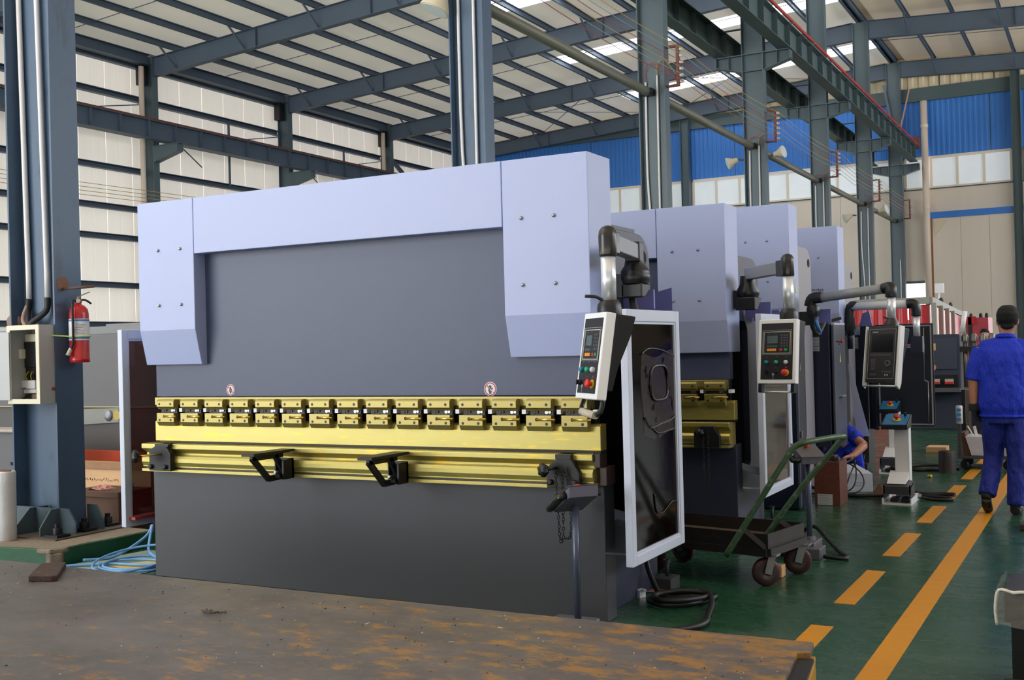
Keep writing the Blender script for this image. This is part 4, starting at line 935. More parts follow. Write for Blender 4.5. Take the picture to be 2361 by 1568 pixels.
b = MB(o); b.lathe([(0.018,0),(0.018,0.02),(0.02,0.028),(0.012,0.034)], (0.125,5.62,1.44), (1,0,0), 12); b.build('emergency_stop', MUSH, dr)
b = MB(o); b.lathe([(0.014,0),(0.014,0.03)], (0.125,5.5,1.445), (1,0,0), 10); b.build('selector_switch', STEEL, dr)
b = MB(o); b.lathe([(0.012,0),(0.012,0.016)], (0.125,5.58,1.415), (1,0,0), 8); b.box(0.127,0.13,5.57,5.59,1.375,1.405); b.build('key_switch', STEEL, dr)
b = MB(o); b.add([(0.1265,5.60,1.235),(0.1265,5.66,1.235),(0.1265,5.63,1.33)], [(0,1,2)]); b.build('warning_triangle', YEL, dr)
b = MB(o); b.lathe([(0.014,0),(0.014,0.03)], (0.125,5.56,0.90), (1,0,0), 10); b.bar((0.15,5.56,0.905),(0.16,5.68,0.905),0.012,0.016); b.bar((0.15,5.60,0.90),(0.15,5.60,0.82),0.008,0.008); b.build('latch_handle', STEEL, dr)
b = MB(o); b.box(0.10,0.13,5.38,5.86,1.60,1.618); b.build('door_lip', mat('pale_lip', (206,210,220), 0.3), dr)
b = MB(o); b.box(-0.02, 0.03, 5.45, 5.5, 1.615, 1.645); b.bar((0.03,5.5,1.63),(0.16,5.55,1.665),0.05,0.03); b.build('cable_gland', BLACK, t)
_S = 1.0316
def CB(o):
    m = MB(o); m.X = Matrix(((_S,0,0,-0.078),(0,_S,0,0.172),(0,0,_S,-0.0458),(0,0,0,1))); return m
o = (-0.05, 7.4, 0); t = thing('electrical_cabinet', 'second navy louvred cabinet, doors standing open with pale gaskets', 'cabinet', o)
CB(o).box(-0.40, 0.09, 7.2, 7.7, 0.45, 1.607).build('case', NAVY, t, 0.005)
CB(o).box(-0.36, 0.06, 7.3, 7.68, 0.0445, 0.45).build('stand', DARK, t)
cabinet_vent(o, t, -0.222, -0.081, 7.60, 1.342, 1.479, 11)
X_ = lambda x, y: (x, y)
b = CB(o); b.prism([(0.095,7.20),(0.115,7.21),(0.232,7.012),(0.212,7.0)], 'z', 0.46, 1.60); d1 = b.build('door', NAVY, t, 0.003)
b = CB(o); b.box(0.150, 0.166, 7.08, 7.10, 0.83, 0.98); b.build('latch_handle', BLACK, d1)
b = CB(o); b.box(0.225, 0.81, 7.0, 7.02, 0.505, 1.605); d2 = b.build('door', solid('door_inside_navy', (26,31,46), 0.4), t, 0.003)
b = CB(o); g = 0.014
b.box(0.24,0.795,6.985,7.0,0.52,0.52+g); b.box(0.24,0.795,6.985,7.0,1.575,1.575+g); b.box(0.24,0.24+g,6.985,7.0,0.53,1.58); b.box(0.78,0.78+g,6.985,7.0,0.53,1.58)
b.build('gasket', solid('grey_foam_gasket', (150,150,152), 0.8), d2)
b = CB(o); b.tube([(0.72,6.97,1.56),(0.715,6.97,1.0)], 0.005, 6); b.tube([(0.752,6.97,0.98),(0.748,6.97,0.53)], 0.005, 6); b.bar((0.715,6.975,1.0),(0.755,6.975,0.98),0.014,0.014); b.build('lock_rod', STEEL, d2)
for k, xx in enumerate((0.50, 0.565, 0.63)):
    b = CB(o); b.box(xx-0.018, xx+0.018, 6.98, 7.0, 1.345, 1.385); b.build('terminal_block', solid('terminal_grey', (170,168,176), 0.5), d2)
    b = CB(o); b.lathe([(0.016,0),(0.016,0.03)], (xx,7.0,1.45), (0,-1,0), 8); b.build('switch_back', BLACK, d2)
b = CB(o); b.tube(smooth_path([(0.50,6.975,1.365),(0.56,6.97,1.375),(0.63,6.975,1.365)],4), 0.004, 5); b.build('red_lead', MUSH, d2)
# white glass-fibre sheet hanging between the cabinets
o = (0.13, 6.2, 0); t = thing('hanging_sheet', 'thin pale plastic sheet hanging beside the louvred cabinets above the squatting worker', 'sheet', o)
b = MB(o); b.prism([(0.06,1.2),(0.085,1.2),(0.26,0.45),(0.13,0.45)], 'y', 6.3, 6.304); b.build('sheet', mat('pale_plastic', (168,176,204), 0.4), t)
# pendants of the third and fourth brakes on round arms
TUBE = mat('dusty_grey_tube', (156,160,166), 0.45, metal=0.2, var=0.12, scale=8)
pd3, X3 = pendant(o3, t3, (0.695,4.62,1.315), math.radians(24), math.radians(9), 0.335, 0.50, 'cnc')
tp = X3 @ Vector((0.02, 0.10, 0.25)); hx, hy = tp.x, tp.y
b = B3(); b.lathe([(0.062,0),(0.062,0.05),(0.045,0.075),(0.042,0.09)], (hx,hy,tp.z-0.005), n=18); b.build('swivel_base', PLAST, t3)
b = B3(); b.tube([(hx,hy,tp.z+0.05),(hx,hy,1.845)], 0.038, 18); b.build('drop_tube', ALU, t3)
b = B3(); b.tube([(hx,hy,tp.z+0.07),(hx-0.07,hy-0.03,tp.z+0.10)], 0.007, 6); b.build('clamp_lever', PLAST, t3)
b = B3(); b.tube(smooth_path([(hx,hy,1.82),(hx,hy,1.87),(hx-0.01,hy+0.02,1.905),(hx-0.07,hy+0.05,1.90)],4), 0.05, 16); b.build('elbow_head', PLAST, t3)
j3 = Vector((0.02, 5.0, 1.845))
b = B3(); b.tube([(hx-0.06,hy+0.05,1.90), j3+Vector((0.06,-0.02,0.005))], 0.045, 16); b.build('round_arm', TUBE, t3)
b = B3(); b.tube(smooth_path([j3+Vector((0.10,-0.03,0.01)), j3+Vector((0.0,0,0.0)), j3+Vector((-0.03,0.01,-0.07))],4), 0.055, 14); b.lathe([(0.05,0),(0.06,0.03),(0.06,0.08),(0.045,0.11)], (j3.x,j3.y,j3.z-0.17), n=16); b.prism([(j3.y-0.05,j3.z-0.17),(j3.y+0.05,j3.z-0.17),(j3.y+0.05,j3.z-0.20),(j3.y-0.05,j3.z-0.25)], 'x', j3.x-0.16, j3.x+0.02); b.box(-0.2, j3.x-0.02, j3.y-0.04, j3.y+0.04, j3.z-0.22, j3.z-0.12); b.build('swivel_joint', PLAST, t3)
b = B3(); b.tube(smooth_path([(j3.x-0.02,j3.y,j3.z-0.2),(j3.x,j3.y,j3.z-0.28),(j3.x+0.03,j3.y+0.05,j3.z-0.33),(j3.x+0.03,j3.y+0.30,1.62)],5), 0.022, 10); b.build('cable_hose', RUBBER, t3)
b = B3(); b.tube(smooth_path([(j3.x+0.02,j3.y,j3.z-0.2),(j3.x+0.05,j3.y,j3.z-0.28),(j3.x+0.04,j3.y+0.1,j3.z-0.33)],5), 0.014, 8); b.build('air_line', solid('blue_hose', (60,136,214), 0.4), t3)
b = B3(); b.box(0.05, 0.16, 5.1, 5.12, 1.62, 1.745); b.build('sheet_bracket', LAV, t3); b = B3(); b.box(-0.1,-0.03,5.05,5.07,1.62,1.7); b.build('sheet_bracket', LAV, t3)
b = B4(); j4 = Vector((-0.02, 7.0, 1.815)); e4 = Vector((0.60,6.9,1.815))
b.tube([j4, e4], 0.045, 14); b.build('round_arm', mat('white_painted_arm', (212,216,224), 0.4, var=0.05), t4)
b = B4(); b.tube(smooth_path([e4-Vector((0.03,0,0)), e4+Vector((0.04,0,0)), e4+Vector((0.06,0,-0.06)), e4+Vector((0.06,0,-0.13))],4), 0.05, 14); b.build('elbow_head', PLAST, t4); b = B4(); b.tube(smooth_path([j4+Vector((0.05,0,0)), j4-Vector((0.02,0,0)), j4-Vector((0.03,0,0.16))],4), 0.05, 14); b.lathe([(0.03,-0.32),(0.06,-0.24),(0.06,-0.12)], j4-Vector((0.03,0,0)), n=14); b.build('swivel_joint', PLAST, t4)
b = B4(); b.tube([e4+Vector((0.06,0,-0.12)), e4+Vector((0.06,0,-0.36))], 0.036, 14); b.build('drop_tube', ALU, t4)
b = B4(); b.box(0.60,0.72,6.86,6.94,1.30,1.47); b.build('pendant_box', NAVY, t4)
b = B4(); b.tube([(-0.05,7.0,1.6),(-0.05,7.0,1.35)], 0.03, 10); b.box(-0.1,0.0,6.97,7.3,1.5,1.6); b.build('arm_bracket', NAVY, t4)
b = B4(); b.prism([(0.02,1.60),(0.16,1.60),(0.13,1.76),(0.06,1.74)], 'y', 7.15, 7.17); b.build('sheet_bracket', LAV, t4)
# ---- two hand consoles on posts (front one at brake 1, second at brake 2)
def console(label, base, ang, zt, full):
    t = thing('foot_console', label, 'control console', base); bx, by, _ = base
    def P(org, ry=0.0, rx=0.0):
        m = MB(base); m.X = Matrix.Translation(Vector(org)) @ Matrix.Rotation(ang, 4, 'Z') @ Matrix.Rotation(rx, 4, 'X'); return m
    m = MB(base); m.tube([(bx,by,0.03),(bx,by,zt-0.04)], 0.019, 16); m.build('post', mat('blue_grey_post', (84,90,112), 0.3, metal=0.3, var=0.05), t)
    tl = math.radians(26 if full else 16); sg = 1 if full else -1
    m = P((bx,by,zt), rx=tl); m.prism([(-0.125,-0.05),(0.10,-0.05),(0.125,0.0),(-0.125,0.0)], 'x', -0.08, 0.08)
    hd = m.build('console_box', mat('lavender_grey_box', (108,106,126), 0.35, var=0.05), t, 0.003)
    m = P((bx,by,zt), rx=tl); m.box(-0.084, 0.084, -0.13, 0.13, 0.0, 0.005); m.build('top_plate', mat('dark_top_plate', (92,90,96), 0.35), hd, 0.002)
    m = P((bx,by,zt), rx=tl); m.lathe([(0.012,0.005),(0.012,0.016),(0.024,0.022),(0.024,0.030),(0.012,0.036)], (0.0,0.04,0), n=16); m.build('emergency_stop', MUSH, hd)
    m = P((bx,by,zt), rx=tl); m.tube(smooth_path([(sg*0.08,-0.10,-0.02),(sg*0.11,-0.10,-0.035),(sg*0.118,-0.03,-0.045),(sg*0.11,0.06,-0.035),(sg*0.08,0.06,-0.02)],6), 0.020, 10); m.build('side_grip', mat('glossy_black_grip',(20,20,22),0.12), hd)
    m = P((bx,by,zt), rx=tl); m.lathe([(0.012,0),(0.014,0.02)], (-sg*0.082,0.08,-0.03), (-sg,0,0), 10); m.build('cable_gland', BLACK, hd)
    if full: m = MB(base); m.prism([(-0.15,0),(0.15,0),(0.15,0.045),(-0.10,0.045)], 'y', -0.12, 0.14) if False else m.box(bx-0.17,bx+0.07,by-0.12,by+0.12,0.0,0.05); m.build('pedal_base', mat('grey_pedal_base', (96,96,106), 0.4), t, 0.008)
    else:
        m = MB(base); m.box(bx-0.12,bx+0.06,by-0.14,by+0.1,0.0,0.10); m.box(bx-0.02,bx+0.11,by-0.2,by-0.02,0.0,0.075); m.lathe([(0.04,0.10),(0.035,0.125)], (bx,by,0), n=14); m.build('pedal_base', mat('grey_pedal_base', (96,96,106), 0.4), t, 0.006)
        m = MB(base); m.box(bx-0.14,bx+0.03,by-0.24,by-0.12,0.015,0.05); m.build('foot_pedal', BLACK, t, 0.004)
    return t
console('grey two-hand console on a post before the largest press brake', (0.045,-0.36,0), math.radians(-131), 0.70, True)
console('grey console on a post standing behind the cart handle', (0.635,2.10,0), math.radians(32), 0.705, False)
# ---- white pedestal consoles with blue tops
def pedestal(label, base, s, grp):
    t = thing('pedestal_console', label, 'control console', base); bx, by, _ = base; P = lambda: MB(base)
    q = lambda x: bx+x*s
    m = P(); m.box(q(-0.055), q(0.07), by-0.02, by+0.10, 0.03, 0.655); m.build('column', WHITE, t, 0.004)
    m = P(); m.prism([(q(-0.15),0.665),(q(0.08),0.665),(q(0.13),0.72),(q(0.13),0.735),(q(-0.15),0.70)], 'y', by-0.10, by-0.085) if False else m.prism([(by-0.12,0.645),(by+0.10,0.655),(by+0.14,0.765),(by-0.12,0.685)], 'x', q(-0.15), q(0.075)); hd = m.build('console_box', PLAST, t, 0.003)
    m = P(); m.add([(q(-0.14),by-0.115,0.689),(q(0.065),by-0.115,0.689),(q(0.065),by+0.125,0.764),(q(-0.14),by+0.125,0.764)], [(0,1,2,3)]); m.build('blue_face', solid('blue_console_face', (40,122,176), 0.35), hd)
    m = P(); c = Vector((q(-0.03), by-0.01, 0.725)); nn = Vector((0,-0.3,0.95)).normalized()
    m.lathe([(0.036,0),(0.036,0.004)], c, nn, 16); m.build('stop_plate', YEL, hd)
    m = P(); m.lathe([(0.014,0.004),(0.014,0.02),(0.026,0.028),(0.026,0.04),(0.012,0.046)], c, nn, 16); m.build('emergency_stop', MUSH, hd)
    m = P(); m.lathe([(0.012,0),(0.012,0.03)], (q(0.03),by+0.08,0.755), nn, 10); m.build('push_button', BLACK, hd)
    # base: white tray with hooded pedals
    m = P(); x0, x1, y0, y1 = q(-0.13), q(0.115), by-0.28, by+0.16
    m.box(x0,x1,y0,y1,0.0,0.012); m.box(x0,x0+0.008,y0,y1,0.012,0.055); m.box(x1-0.008,x1,y0,y1,0.012,0.055); m.box(x0+0.008,x1-0.008,y1-0.008,y1,0.012,0.055); m.build('tray', WHITE, t)
    m = P(); m.prism([(by-0.25,0.09),(by-0.25,0.16),(by-0.03,0.19),(by-0.03,0.175),(by-0.235,0.145),(by-0.235,0.09)], 'x', x0+0.008, x1-0.008); m.box(x1-0.02,x1-0.008,by-0.25,by-0.03,0.05,0.175); m.box(x0+0.008,x0+0.02,by-0.25,by-0.03,0.05,0.175); m.build('pedal_hood', DARK, t)
    for xx in (-0.04, 0.05): m = P(); m.box(q(xx)-0.03, q(xx)+0.03, by-0.22, by-0.06, 0.02, 0.05); m.build('foot_pedal', BLACK, t)
    m = P(); m.prism([(by-0.20,0.175),(by+0.0,0.20),(by+0.0,0.27)], 'x', q(-0.10), q(0.06)); m.build('gusset_plate', WHITE, t)
    m = P(); m.lathe([(0.022,0),(0.022,0.03)], (x1,by+0.1,0.035), (1,0,0), 12); m.build('cable_gland', STEEL, t)
    return t
pedestal('white pedestal console with blue face, the nearer of the two on the aisle', (0.80,4.86,0), 1.0, None)
pedestal('white pedestal console with blue face, half hidden behind the nearer one', (0.36,7.12,0), 0.9, None)
CABLE = mat('black_cable', (20,20,22), 0.45, var=0.1)
def cable(label, pts, r, name='cable', m=CABLE, group=None, sub=7):
    o = Vector(pts[0]); b = MB(o); b.tube(smooth_path(pts, sub), r, 8); x = b.build(name, m); tag(x, label, 'cable', group); return x
cable('black cables trailing from the nearer white pedestal across the lane dash', [(0.92,4.96,0.03),(1.0,4.97,0.015),(1.12,4.93,0.015),(1.2,4.98,0.015),(1.12,5.05,0.02),(0.95,5.1,0.02),(0.9,5.2,0.015),(0.7,5.3,0.015),(0.4,5.0,0.015),(0.2,4.9,0.015)], 0.014)
cable('black braided cable bundle ending on the orange lane dash', [(0.55,5.35,0.02),(0.8,5.3,0.02),(0.95,5.2,0.02),(1.08,5.22,0.025),(1.2,5.18,0.03)], 0.02)
cable('black cable lying behind the pedestals toward the black stump', [(0.47,7.22,0.03),(0.6,7.2,0.015),(0.75,7.3,0.015),(0.9,7.5,0.015),(1.0,7.4,0.015)], 0.018)
cable('second black cable from the far pedestal, ending at the stump', [(0.47,7.26,0.03),(0.62,7.33,0.05),(0.8,7.38,0.05),(0.92,7.28,0.02)], 0.014)
o = (0.89,7.2,0); b = MB(o); b.lathe([(0.095,0.0),(0.09,0.02),(0.085,0.22),(0.08,0.23),(0.05,0.232)], (0.89,7.2,0), n=18); t = b.build('black_stump', mat('rusty_black_iron', (34,30,30), 0.6, var=0.3, rgb2=(82,52,44), thr=0.6)); tag(t, 'black iron stump standing on the floor by the lane', 'stump')
o = (0.79,6.65,0); b = MB(o); b.ball((0.775,6.65,0.016), 0.016, 8); b.ball((0.795,6.64,0.018), 0.018, 8); b.cyl((0.775,6.65,0.016),(0.805,6.64,0.014),0.014,8); t = b.build('yellow_plug', YEL); tag(t, 'small yellow plastic plug lying before the black stump', 'plug')
# ---- plywood box, white carton
o = (0.24,4.5,0); t = thing('plywood_box', 'reddish brown board box with a white paper label, behind the console post', 'box', o)
MB(o).box(0.135,0.355,4.38,4.70,0.0,0.385).build('box', PLYRED, t, 0.003)
b = MB(o); b.box(0.16,0.29,4.374,4.379,0.004,0.10); lb = b.build('paper_label', mat('paper', (206,206,214), 0.7, var=0.1, scale=30), t)
for k in range(6): MB(o).box(0.17,0.17+(0.10,0.085,0.105,0.09,0.1,0.07)[k],4.3732,4.374,0.085-0.014*k,0.0875-0.014*k).build('text_line', solid('faded_ink', (120,122,140), 0.6), lb)
b = MB(o); b.box(0.15,0.30,4.46,4.60,0.386,0.43); b.box(0.30,0.34,4.42,4.5,0.386,0.42); b.build('parts_tray', DARK, t, 0.003)
o = (0.33,5.45,0); t = thing('white_carton', 'white carton with open flap at the squatting worker, cables over it', 'carton', o)
CART = mat('white_cardboard', (214,218,232), 0.6, var=0.04)
b = MB(o); b.X = Matrix.Translation((0.27,5.46,0)) @ Matrix.Rotation(math.radians(20),4,'Z'); b.box(-0.14,0.14,-0.13,0.16,0.0,0.175); b.build('box', CART, t, 0.003)
b = MB(o); b.X = Matrix.Translation((0.27,5.46,0)) @ Matrix.Rotation(math.radians(20),4,'Z'); b.add([(-0.13,-0.13,0.176),(0.13,-0.13,0.176),(0.13,0.16,0.176),(0.03,0.20,0.235),(-0.12,0.19,0.225)], [(0,1,2,3,4)]); b.build('flap', CART, t)
b = MB(o); b.X = Matrix.Translation((0.27,5.46,0)) @ Matrix.Rotation(math.radians(20),4,'Z'); b.box(-0.135,-0.131,-0.1,0.1,0.125,0.17); b.build('dark_slot', HOLE, t)
b = MB(o); b.X = Matrix.Translation((0.27,5.46,0)) @ Matrix.Rotation(math.radians(20),4,'Z')
for z in (0.06, 0.085): b.box(-0.03,0.06,-0.1318,-0.1303,z,z+0.008)
b.build('carton_print', solid('pale_grey_ink', (168,172,190), 0.6), t)
cable('loops of thin black cable hanging from the squatting worker over the carton', [(0.10,5.30,0.05),(0.06,5.25,0.12),(0.13,5.22,0.22),(0.25,5.55,0.29),(0.27,5.2,0.16),(0.22,5.16,0.05),(0.10,5.17,0.09),(0.09,5.2,0.17),(0.24,5.5,0.28),(0.33,5.2,0.14),(0.28,5.12,0.04),(0.15,5.12,0.06),(0.11,5.15,0.15),(0.2,5.4,0.26),(0.36,5.25,0.20),(0.40,5.2,0.09),(0.33,5.1,0.02),(0.1,5.0,0.015),(-0.1,5.0,0.015)], 0.0065, sub=9)
cable('thick black cable on the floor before the white carton', [(-0.2,5.1,0.10),(0.05,5.0,0.05),(0.22,4.95,0.02),(0.45,4.95,0.02),(0.62,5.02,0.02)], 0.016)
o = (0.58,5.15,0); b = MB(o); b.add([(0.48,5.05,0.0),(0.62,5.02,0.0),(0.65,5.2,0.05),(0.53,5.28,0.10)], [(0,1,2,3),(3,2,1,0)]); b.box(0.55,0.66,5.2,5.32,0.0,0.06); t = b.build('brown_carton_scrap', WOODD); tag(t, 'crumpled brown carton scrap behind the nearer white pedestal', 'carton')
o = (0.62,9.4,0); b = MB(o); b.box(0.38,0.62,9.3,9.6,0.0,0.07); t = b.build('timber_block', WOOD, None, 0.004); tag(t, 'pale timber block on the floor under the far machine legs', 'block')
# ---- cart with green tubular handle
o = (0.3,1.3,0); t = thing('hand_cart', 'low steel platform cart with a green tubular handle and red-brown casters', 'cart', o)
IRON = mat('oily_dark_iron', (34,30,28), 0.5, var=0.3, scale=6, rgb2=(66,48,40), thr=0.62)
w_ = Vector((0.082,0.435,0)).normalized(); l_ = Vector((-w_.y,w_.x,0))       # across, and away from the handle end
A0 = Vector((0.655,0.985,0))
def cpt(a, c, z): p = A0+l_*a+w_*c; return (p.x,p.y,z)
Wc, Lc = 0.50, 0.92
b = MB(o); vs = [cpt(0,0,0.215),cpt(Lc,0,0.215),cpt(Lc,Wc,0.215),cpt(0,Wc,0.215)]+[cpt(0,0,0.235),cpt(Lc,0,0.235),cpt(Lc,Wc,0.235),cpt(0,Wc,0.235)]
b.add(vs, [(0,1,2,3),(7,6,5,4),(4,5,1,0),(5,6,2,1),(6,7,3,2),(7,4,0,3)], False); b.build('deck', mat('worn_deck', (92,74,62), 0.6, var=0.3, scale=8), t)
for p, q in (((0,0),(Lc,0)),((0,Wc),(Lc,Wc)),((0,0),(0,Wc)),((Lc,0),(Lc,Wc))):
    b = MB(o); b.bar(cpt(p[0],p[1],0.265), cpt(q[0],q[1],0.265), 0.008, 0.10); b.bar(cpt(p[0],p[1],0.205), cpt(q[0],q[1],0.205), 0.045, 0.045); b.build('rim_plate', IRON, t)
CASTR = mat('red_brown_caster_rubber', (66,34,34), 0.5, var=0.15); ZINC = mat('zinc_plate', (158,160,164), 0.35, metal=0.8, var=0.15, scale=30)
def caster(p, hdg):
    p = Vector(p); ax = Vector((math.cos(hdg), math.sin(hdg), 0)); fw = Vector((-ax.y, ax.x, 0))
    b = MB(o); b.lathe([(0.05,-0.022),(0.078,-0.022),(0.084,-0.012),(0.084,0.012),(0.078,0.022),(0.05,0.022)], p+Vector((0,0,0.084)), ax, 22); c = b.build('wheel', CASTR, t)
    b = MB(o); b.lathe([(0.052,-0.024),(0.02,-0.028),(0.02,0.028),(0.052,0.024)], p+Vector((0,0,0.084)), ax, 18); b.build('hub', mat('grey_hub', (62,54,52), 0.5, var=0.2), c)
    b = MB(o); tp_ = p+fw*0.035+Vector((0,0,0.185))
    for s in (-1,1):
        b.prism([(0,0)]*0 or [(-0.02,0.07),(0.02,0.07),(0.075,0.185),(-0.005,0.185)], 'x', s*0.032-0.002, s*0.032+0.002) if False else b.bar(p+ax*s*0.034+Vector((0,0,0.075)), p+ax*s*0.034+fw*0.03+Vector((0,0,0.185)), 0.004, 0.045, up=fw)
    b.box(tp_.x-0.045,tp_.x+0.045,tp_.y-0.045,tp_.y+0.045,0.178,0.188); b.build('fork', ZINC, c)
    return c
caster((0.628,1.03,0), math.radians(-52)); caster((0.715,1.44,0), math.radians(-70))
p = Vector(cpt(0.82,0.06,0)); caster((p.x,p.y,0), math.radians(75)); p = Vector(cpt(0.82,0.42,0)); caster((p.x,p.y,0), math.radians(75))
GREENT = mat('worn_green_tube_paint', (44,78,46), 0.4, var=0.2, scale=14, rgb2=(112,122,112), thr=0.60)
hb = Vector((0.45,0.82,0.20)); wv = w_*0.44
h1 = Vector((0.80,0.985,0.80)); bend = Vector((0.90,1.02,0.86))
pts = [hb, hb+(h1-hb)*0.5, h1-(h1-hb)*0.06, h1+Vector((0.03,0.02,0.035)), bend+Vector((0.0,0.05,0.0)), bend+wv-Vector((-0.03,0.07,-0.005)), bend+wv+Vector((0.03,-0.02,-0.01)), h1+wv+Vector((0.09,0,0.0)), hb+wv+(h1-hb)*0.5+Vector((0.03,0,0)), hb+wv+Vector((0,0,0.0))]
b = MB(o); b.tube(smooth_path(pts, 6), 0.018, 12); b.build('handle', GREENT, t)
for c0 in (0.0, Wc):
    s_ = Vector(cpt(0.01,c0,0.23)); e_ = hb+(h1-hb)*0.27+(wv if c0 else Vector((0,0,0)))
    b = MB(o); b.bar(s_, e_, 0.008, 0.03); b.build('handle_brace', IRON, t)
b = MB(o); b.bar(cpt(0.55,0.1,0.26), cpt(0.9,0.25,0.26), 0.06, 0.03); b.build('loose_bar', BLACK, t)
b = MB((0.60,1.32,0)); b.box(0.55,0.66,1.27,1.36,0.0,0.075); t_ = b.build('wood_chock', WOOD, None, 0.006); tag(t_, 'pale wooden block on the floor under the cart', 'block')
cable('black cable curving on the floor from the second console round its base', [(0.42,2.6,0.03),(0.50,2.55,0.09),(0.58,2.5,0.12),(0.70,2.35,0.06),(0.82,2.15,0.018),(0.90,2.0,0.018),(0.88,1.93,0.018),(0.76,1.95,0.02)], 0.014)
# ---- cable coil, carton and foot block by the first brake
pts = [(0.07,0.60,0.36),(0.06,0.55,0.22),(0.12,0.50,0.09),(0.20,0.45,0.02),(0.32,0.50,0.018),(0.44,0.60,0.018),(0.46,0.52,0.02),(0.40,0.36,0.02),(0.27,0.27,0.02),(0.16,0.33,0.022),(0.18,0.44,0.03),(0.30,0.52,0.04),(0.42,0.56,0.04),(0.45,0.46,0.04),(0.36,0.30,0.045),(0.24,0.27,0.045),(0.19,0.36,0.05),(0.30,0.46,0.06),(0.44,0.50,0.05),(0.50,0.40,0.03),(0.54,0.25,0.02),(0.57,0.12,0.02),(0.60,0.0,0.02),(0.58,-0.12,0.02),(0.45,-0.3,0.02)]
cable('thick black cable coiled on the green floor below the white framed guard', pts, 0.016, sub=8)
o = (0.03,0.47,0); b = MB(o); b.X = Matrix.Translation((0.03,0.48,0)) @ Matrix.Rotation(math.radians(-20),4,'Z'); b.cur = 0; b.box(-0.035,0.035,-0.02,0.03,0.0,0.045); b.cur = 1; b.box(-0.0355,-0.005,-0.0205,0.0305,0.0,0.0455); b.cur = 0; b.add([(0.035,-0.02,0.045),(0.035,0.03,0.045),(0.06,0.02,0.035),(0.055,-0.015,0.05)],[(0,1,2,3),(3,2,1,0)])
t = b.build('small_carton', [WHITE, solid('carton_green', (40,130,70), 0.5)]); tag(t, 'small white and green carton lying beside the first brake', 'carton')
o = (0.08,0.78,0); b = MB(o); b.add([(-0.02,0.62,0.004),(0.10,0.60,0.004),(0.16,0.72,0.006),(0.08,0.80,0.01),(-0.02,0.78,0.006)], [(0,1,2,3,4)]); t = b.build('cardboard_scrap', mat('torn_cardboard', (150,106,82), 0.8, var=0.2)); tag(t, 'flat torn brown cardboard on the floor behind the small carton', 'cardboard')
# ================================================================== FOREGROUND TABLE
def rust_table_mat():
    m = bpy.data.materials.new('worn_yellow_steel_plate'); m.use_nodes = True; n = m.node_tree.nodes; L = m.node_tree.links
    p = n['Principled BSDF']; geo = n.new('ShaderNodeNewGeometry')
    def noise(sc, st, det=9, ro=0.7):
        mp = n.new('ShaderNodeMapping'); mp.inputs['Scale'].default_value = st; L.new(geo.outputs['Position'], mp.inputs[0])
        t = n.new('ShaderNodeTexNoise'); t.inputs['Scale'].default_value = sc; t.inputs['Detail'].default_value = det; t.inputs['Roughness'].default_value = ro
        L.new(mp.outputs[0], t.inputs[0]); return t.outputs['Fac']
    def ramp(f, a, b, ca, cb):
        r = n.new('ShaderNodeValToRGB'); e = r.color_ramp.elements; e[0].position = a; e[1].position = b; e[0].color = ca+(1,); e[1].color = cb+(1,); L.new(f, r.inputs[0]); return r.outputs[0]
    def mix(fac, a, b):
        x = n.new('ShaderNodeMix'); x.data_type = 'RGBA'; L.new(fac, x.inputs['Factor']); L.new(a, x.inputs['A'])
        if isinstance(b, tuple): x.inputs['B'].default_value = b+(1,)
        else: L.new(b, x.inputs['B'])
        return x.outputs['Result']
    c = ramp(noise(2.2, (1,1.4,1)), 0.3, 0.7, lin((74,67,64)), lin((104,97,96)))
    # yellow paint remains, more of it toward the right end of the plate
    sx = n.new('ShaderNodeSeparateXYZ'); L.new(geo.outputs['Position'], sx.inputs[0])
    mr = n.new('ShaderNodeMapRange'); mr.inputs['From Min'].default_value = -2.2; mr.inputs['From Max'].default_value = 1.6; mr.inputs['To Min'].default_value = -0.075; mr.inputs['To Max'].default_value = 0.075; L.new(sx.outputs[0], mr.inputs[0])
    ad = n.new('ShaderNodeMath'); ad.operation = 'ADD'; L.new(noise(7.5, (1,2.0,1), 14, 0.78), ad.inputs[0]); L.new(mr.outputs[0], ad.inputs[1])
    c = mix(ramp(ad.outputs[0], 0.54, 0.62, (0,0,0), (0.9,)*3), c, lin((158,112,34)))
    c = mix(ramp(noise(3.1, (1,1.8,1), 10, 0.72), 0.60, 0.72, (0,0,0), (0.6,)*3), c, lin((112,94,82)))
    c = mix(ramp(noise(30, (1,1.5,1), 6, 0.7), 0.68, 0.74, (0,0,0), (0.8,)*3), c, lin((44,36,32)))
    c = mix(ramp(noise(14, (0.5,2.5,1), 9, 0.75), 0.62, 0.72, (0,0,0), (0.5,)*3), c, lin((70,58,50)))
    L.new(c, p.inputs['Base Color'])
    L.new(ramp(noise(3, (1,1.5,1)), 0.3, 0.7, (0.30,)*3, (0.52,)*3), p.inputs['Roughness'])
    p.inputs['Specular IOR Level'].default_value = 0.6
    b = n.new('ShaderNodeBump'); b.inputs['Strength'].default_value = 0.15; b.inputs['Distance'].default_value = 0.01
    L.new(noise(22, (1,1.5,1), 8, 0.7), b.inputs['Height']); L.new(b.outputs[0], p.inputs['Normal'])
    return m
TAB = rust_table_mat(); YPAINT = mat('chipped_yellow_paint', (186,142,40), 0.5, var=0.2, rgb2=(90,70,52), thr=0.6, scale=9)
o = (-0.6,-3.2,0); t = thing('steel_work_table', 'large worn steel platform with yellow paint remains and metal chips', 'table', o)
b = MB(o); b.prism([(-4.2,-1.985),(-2.0,-1.97),(0.2,-1.962),(1.618,-1.945),(1.634,-2.06),(1.60,-2.08),(1.64,-2.4),(1.72,-5.2),(-4.2,-5.2)], 'z', 0.478, 0.50); b.build('top_plate', TAB, t, 0.003)
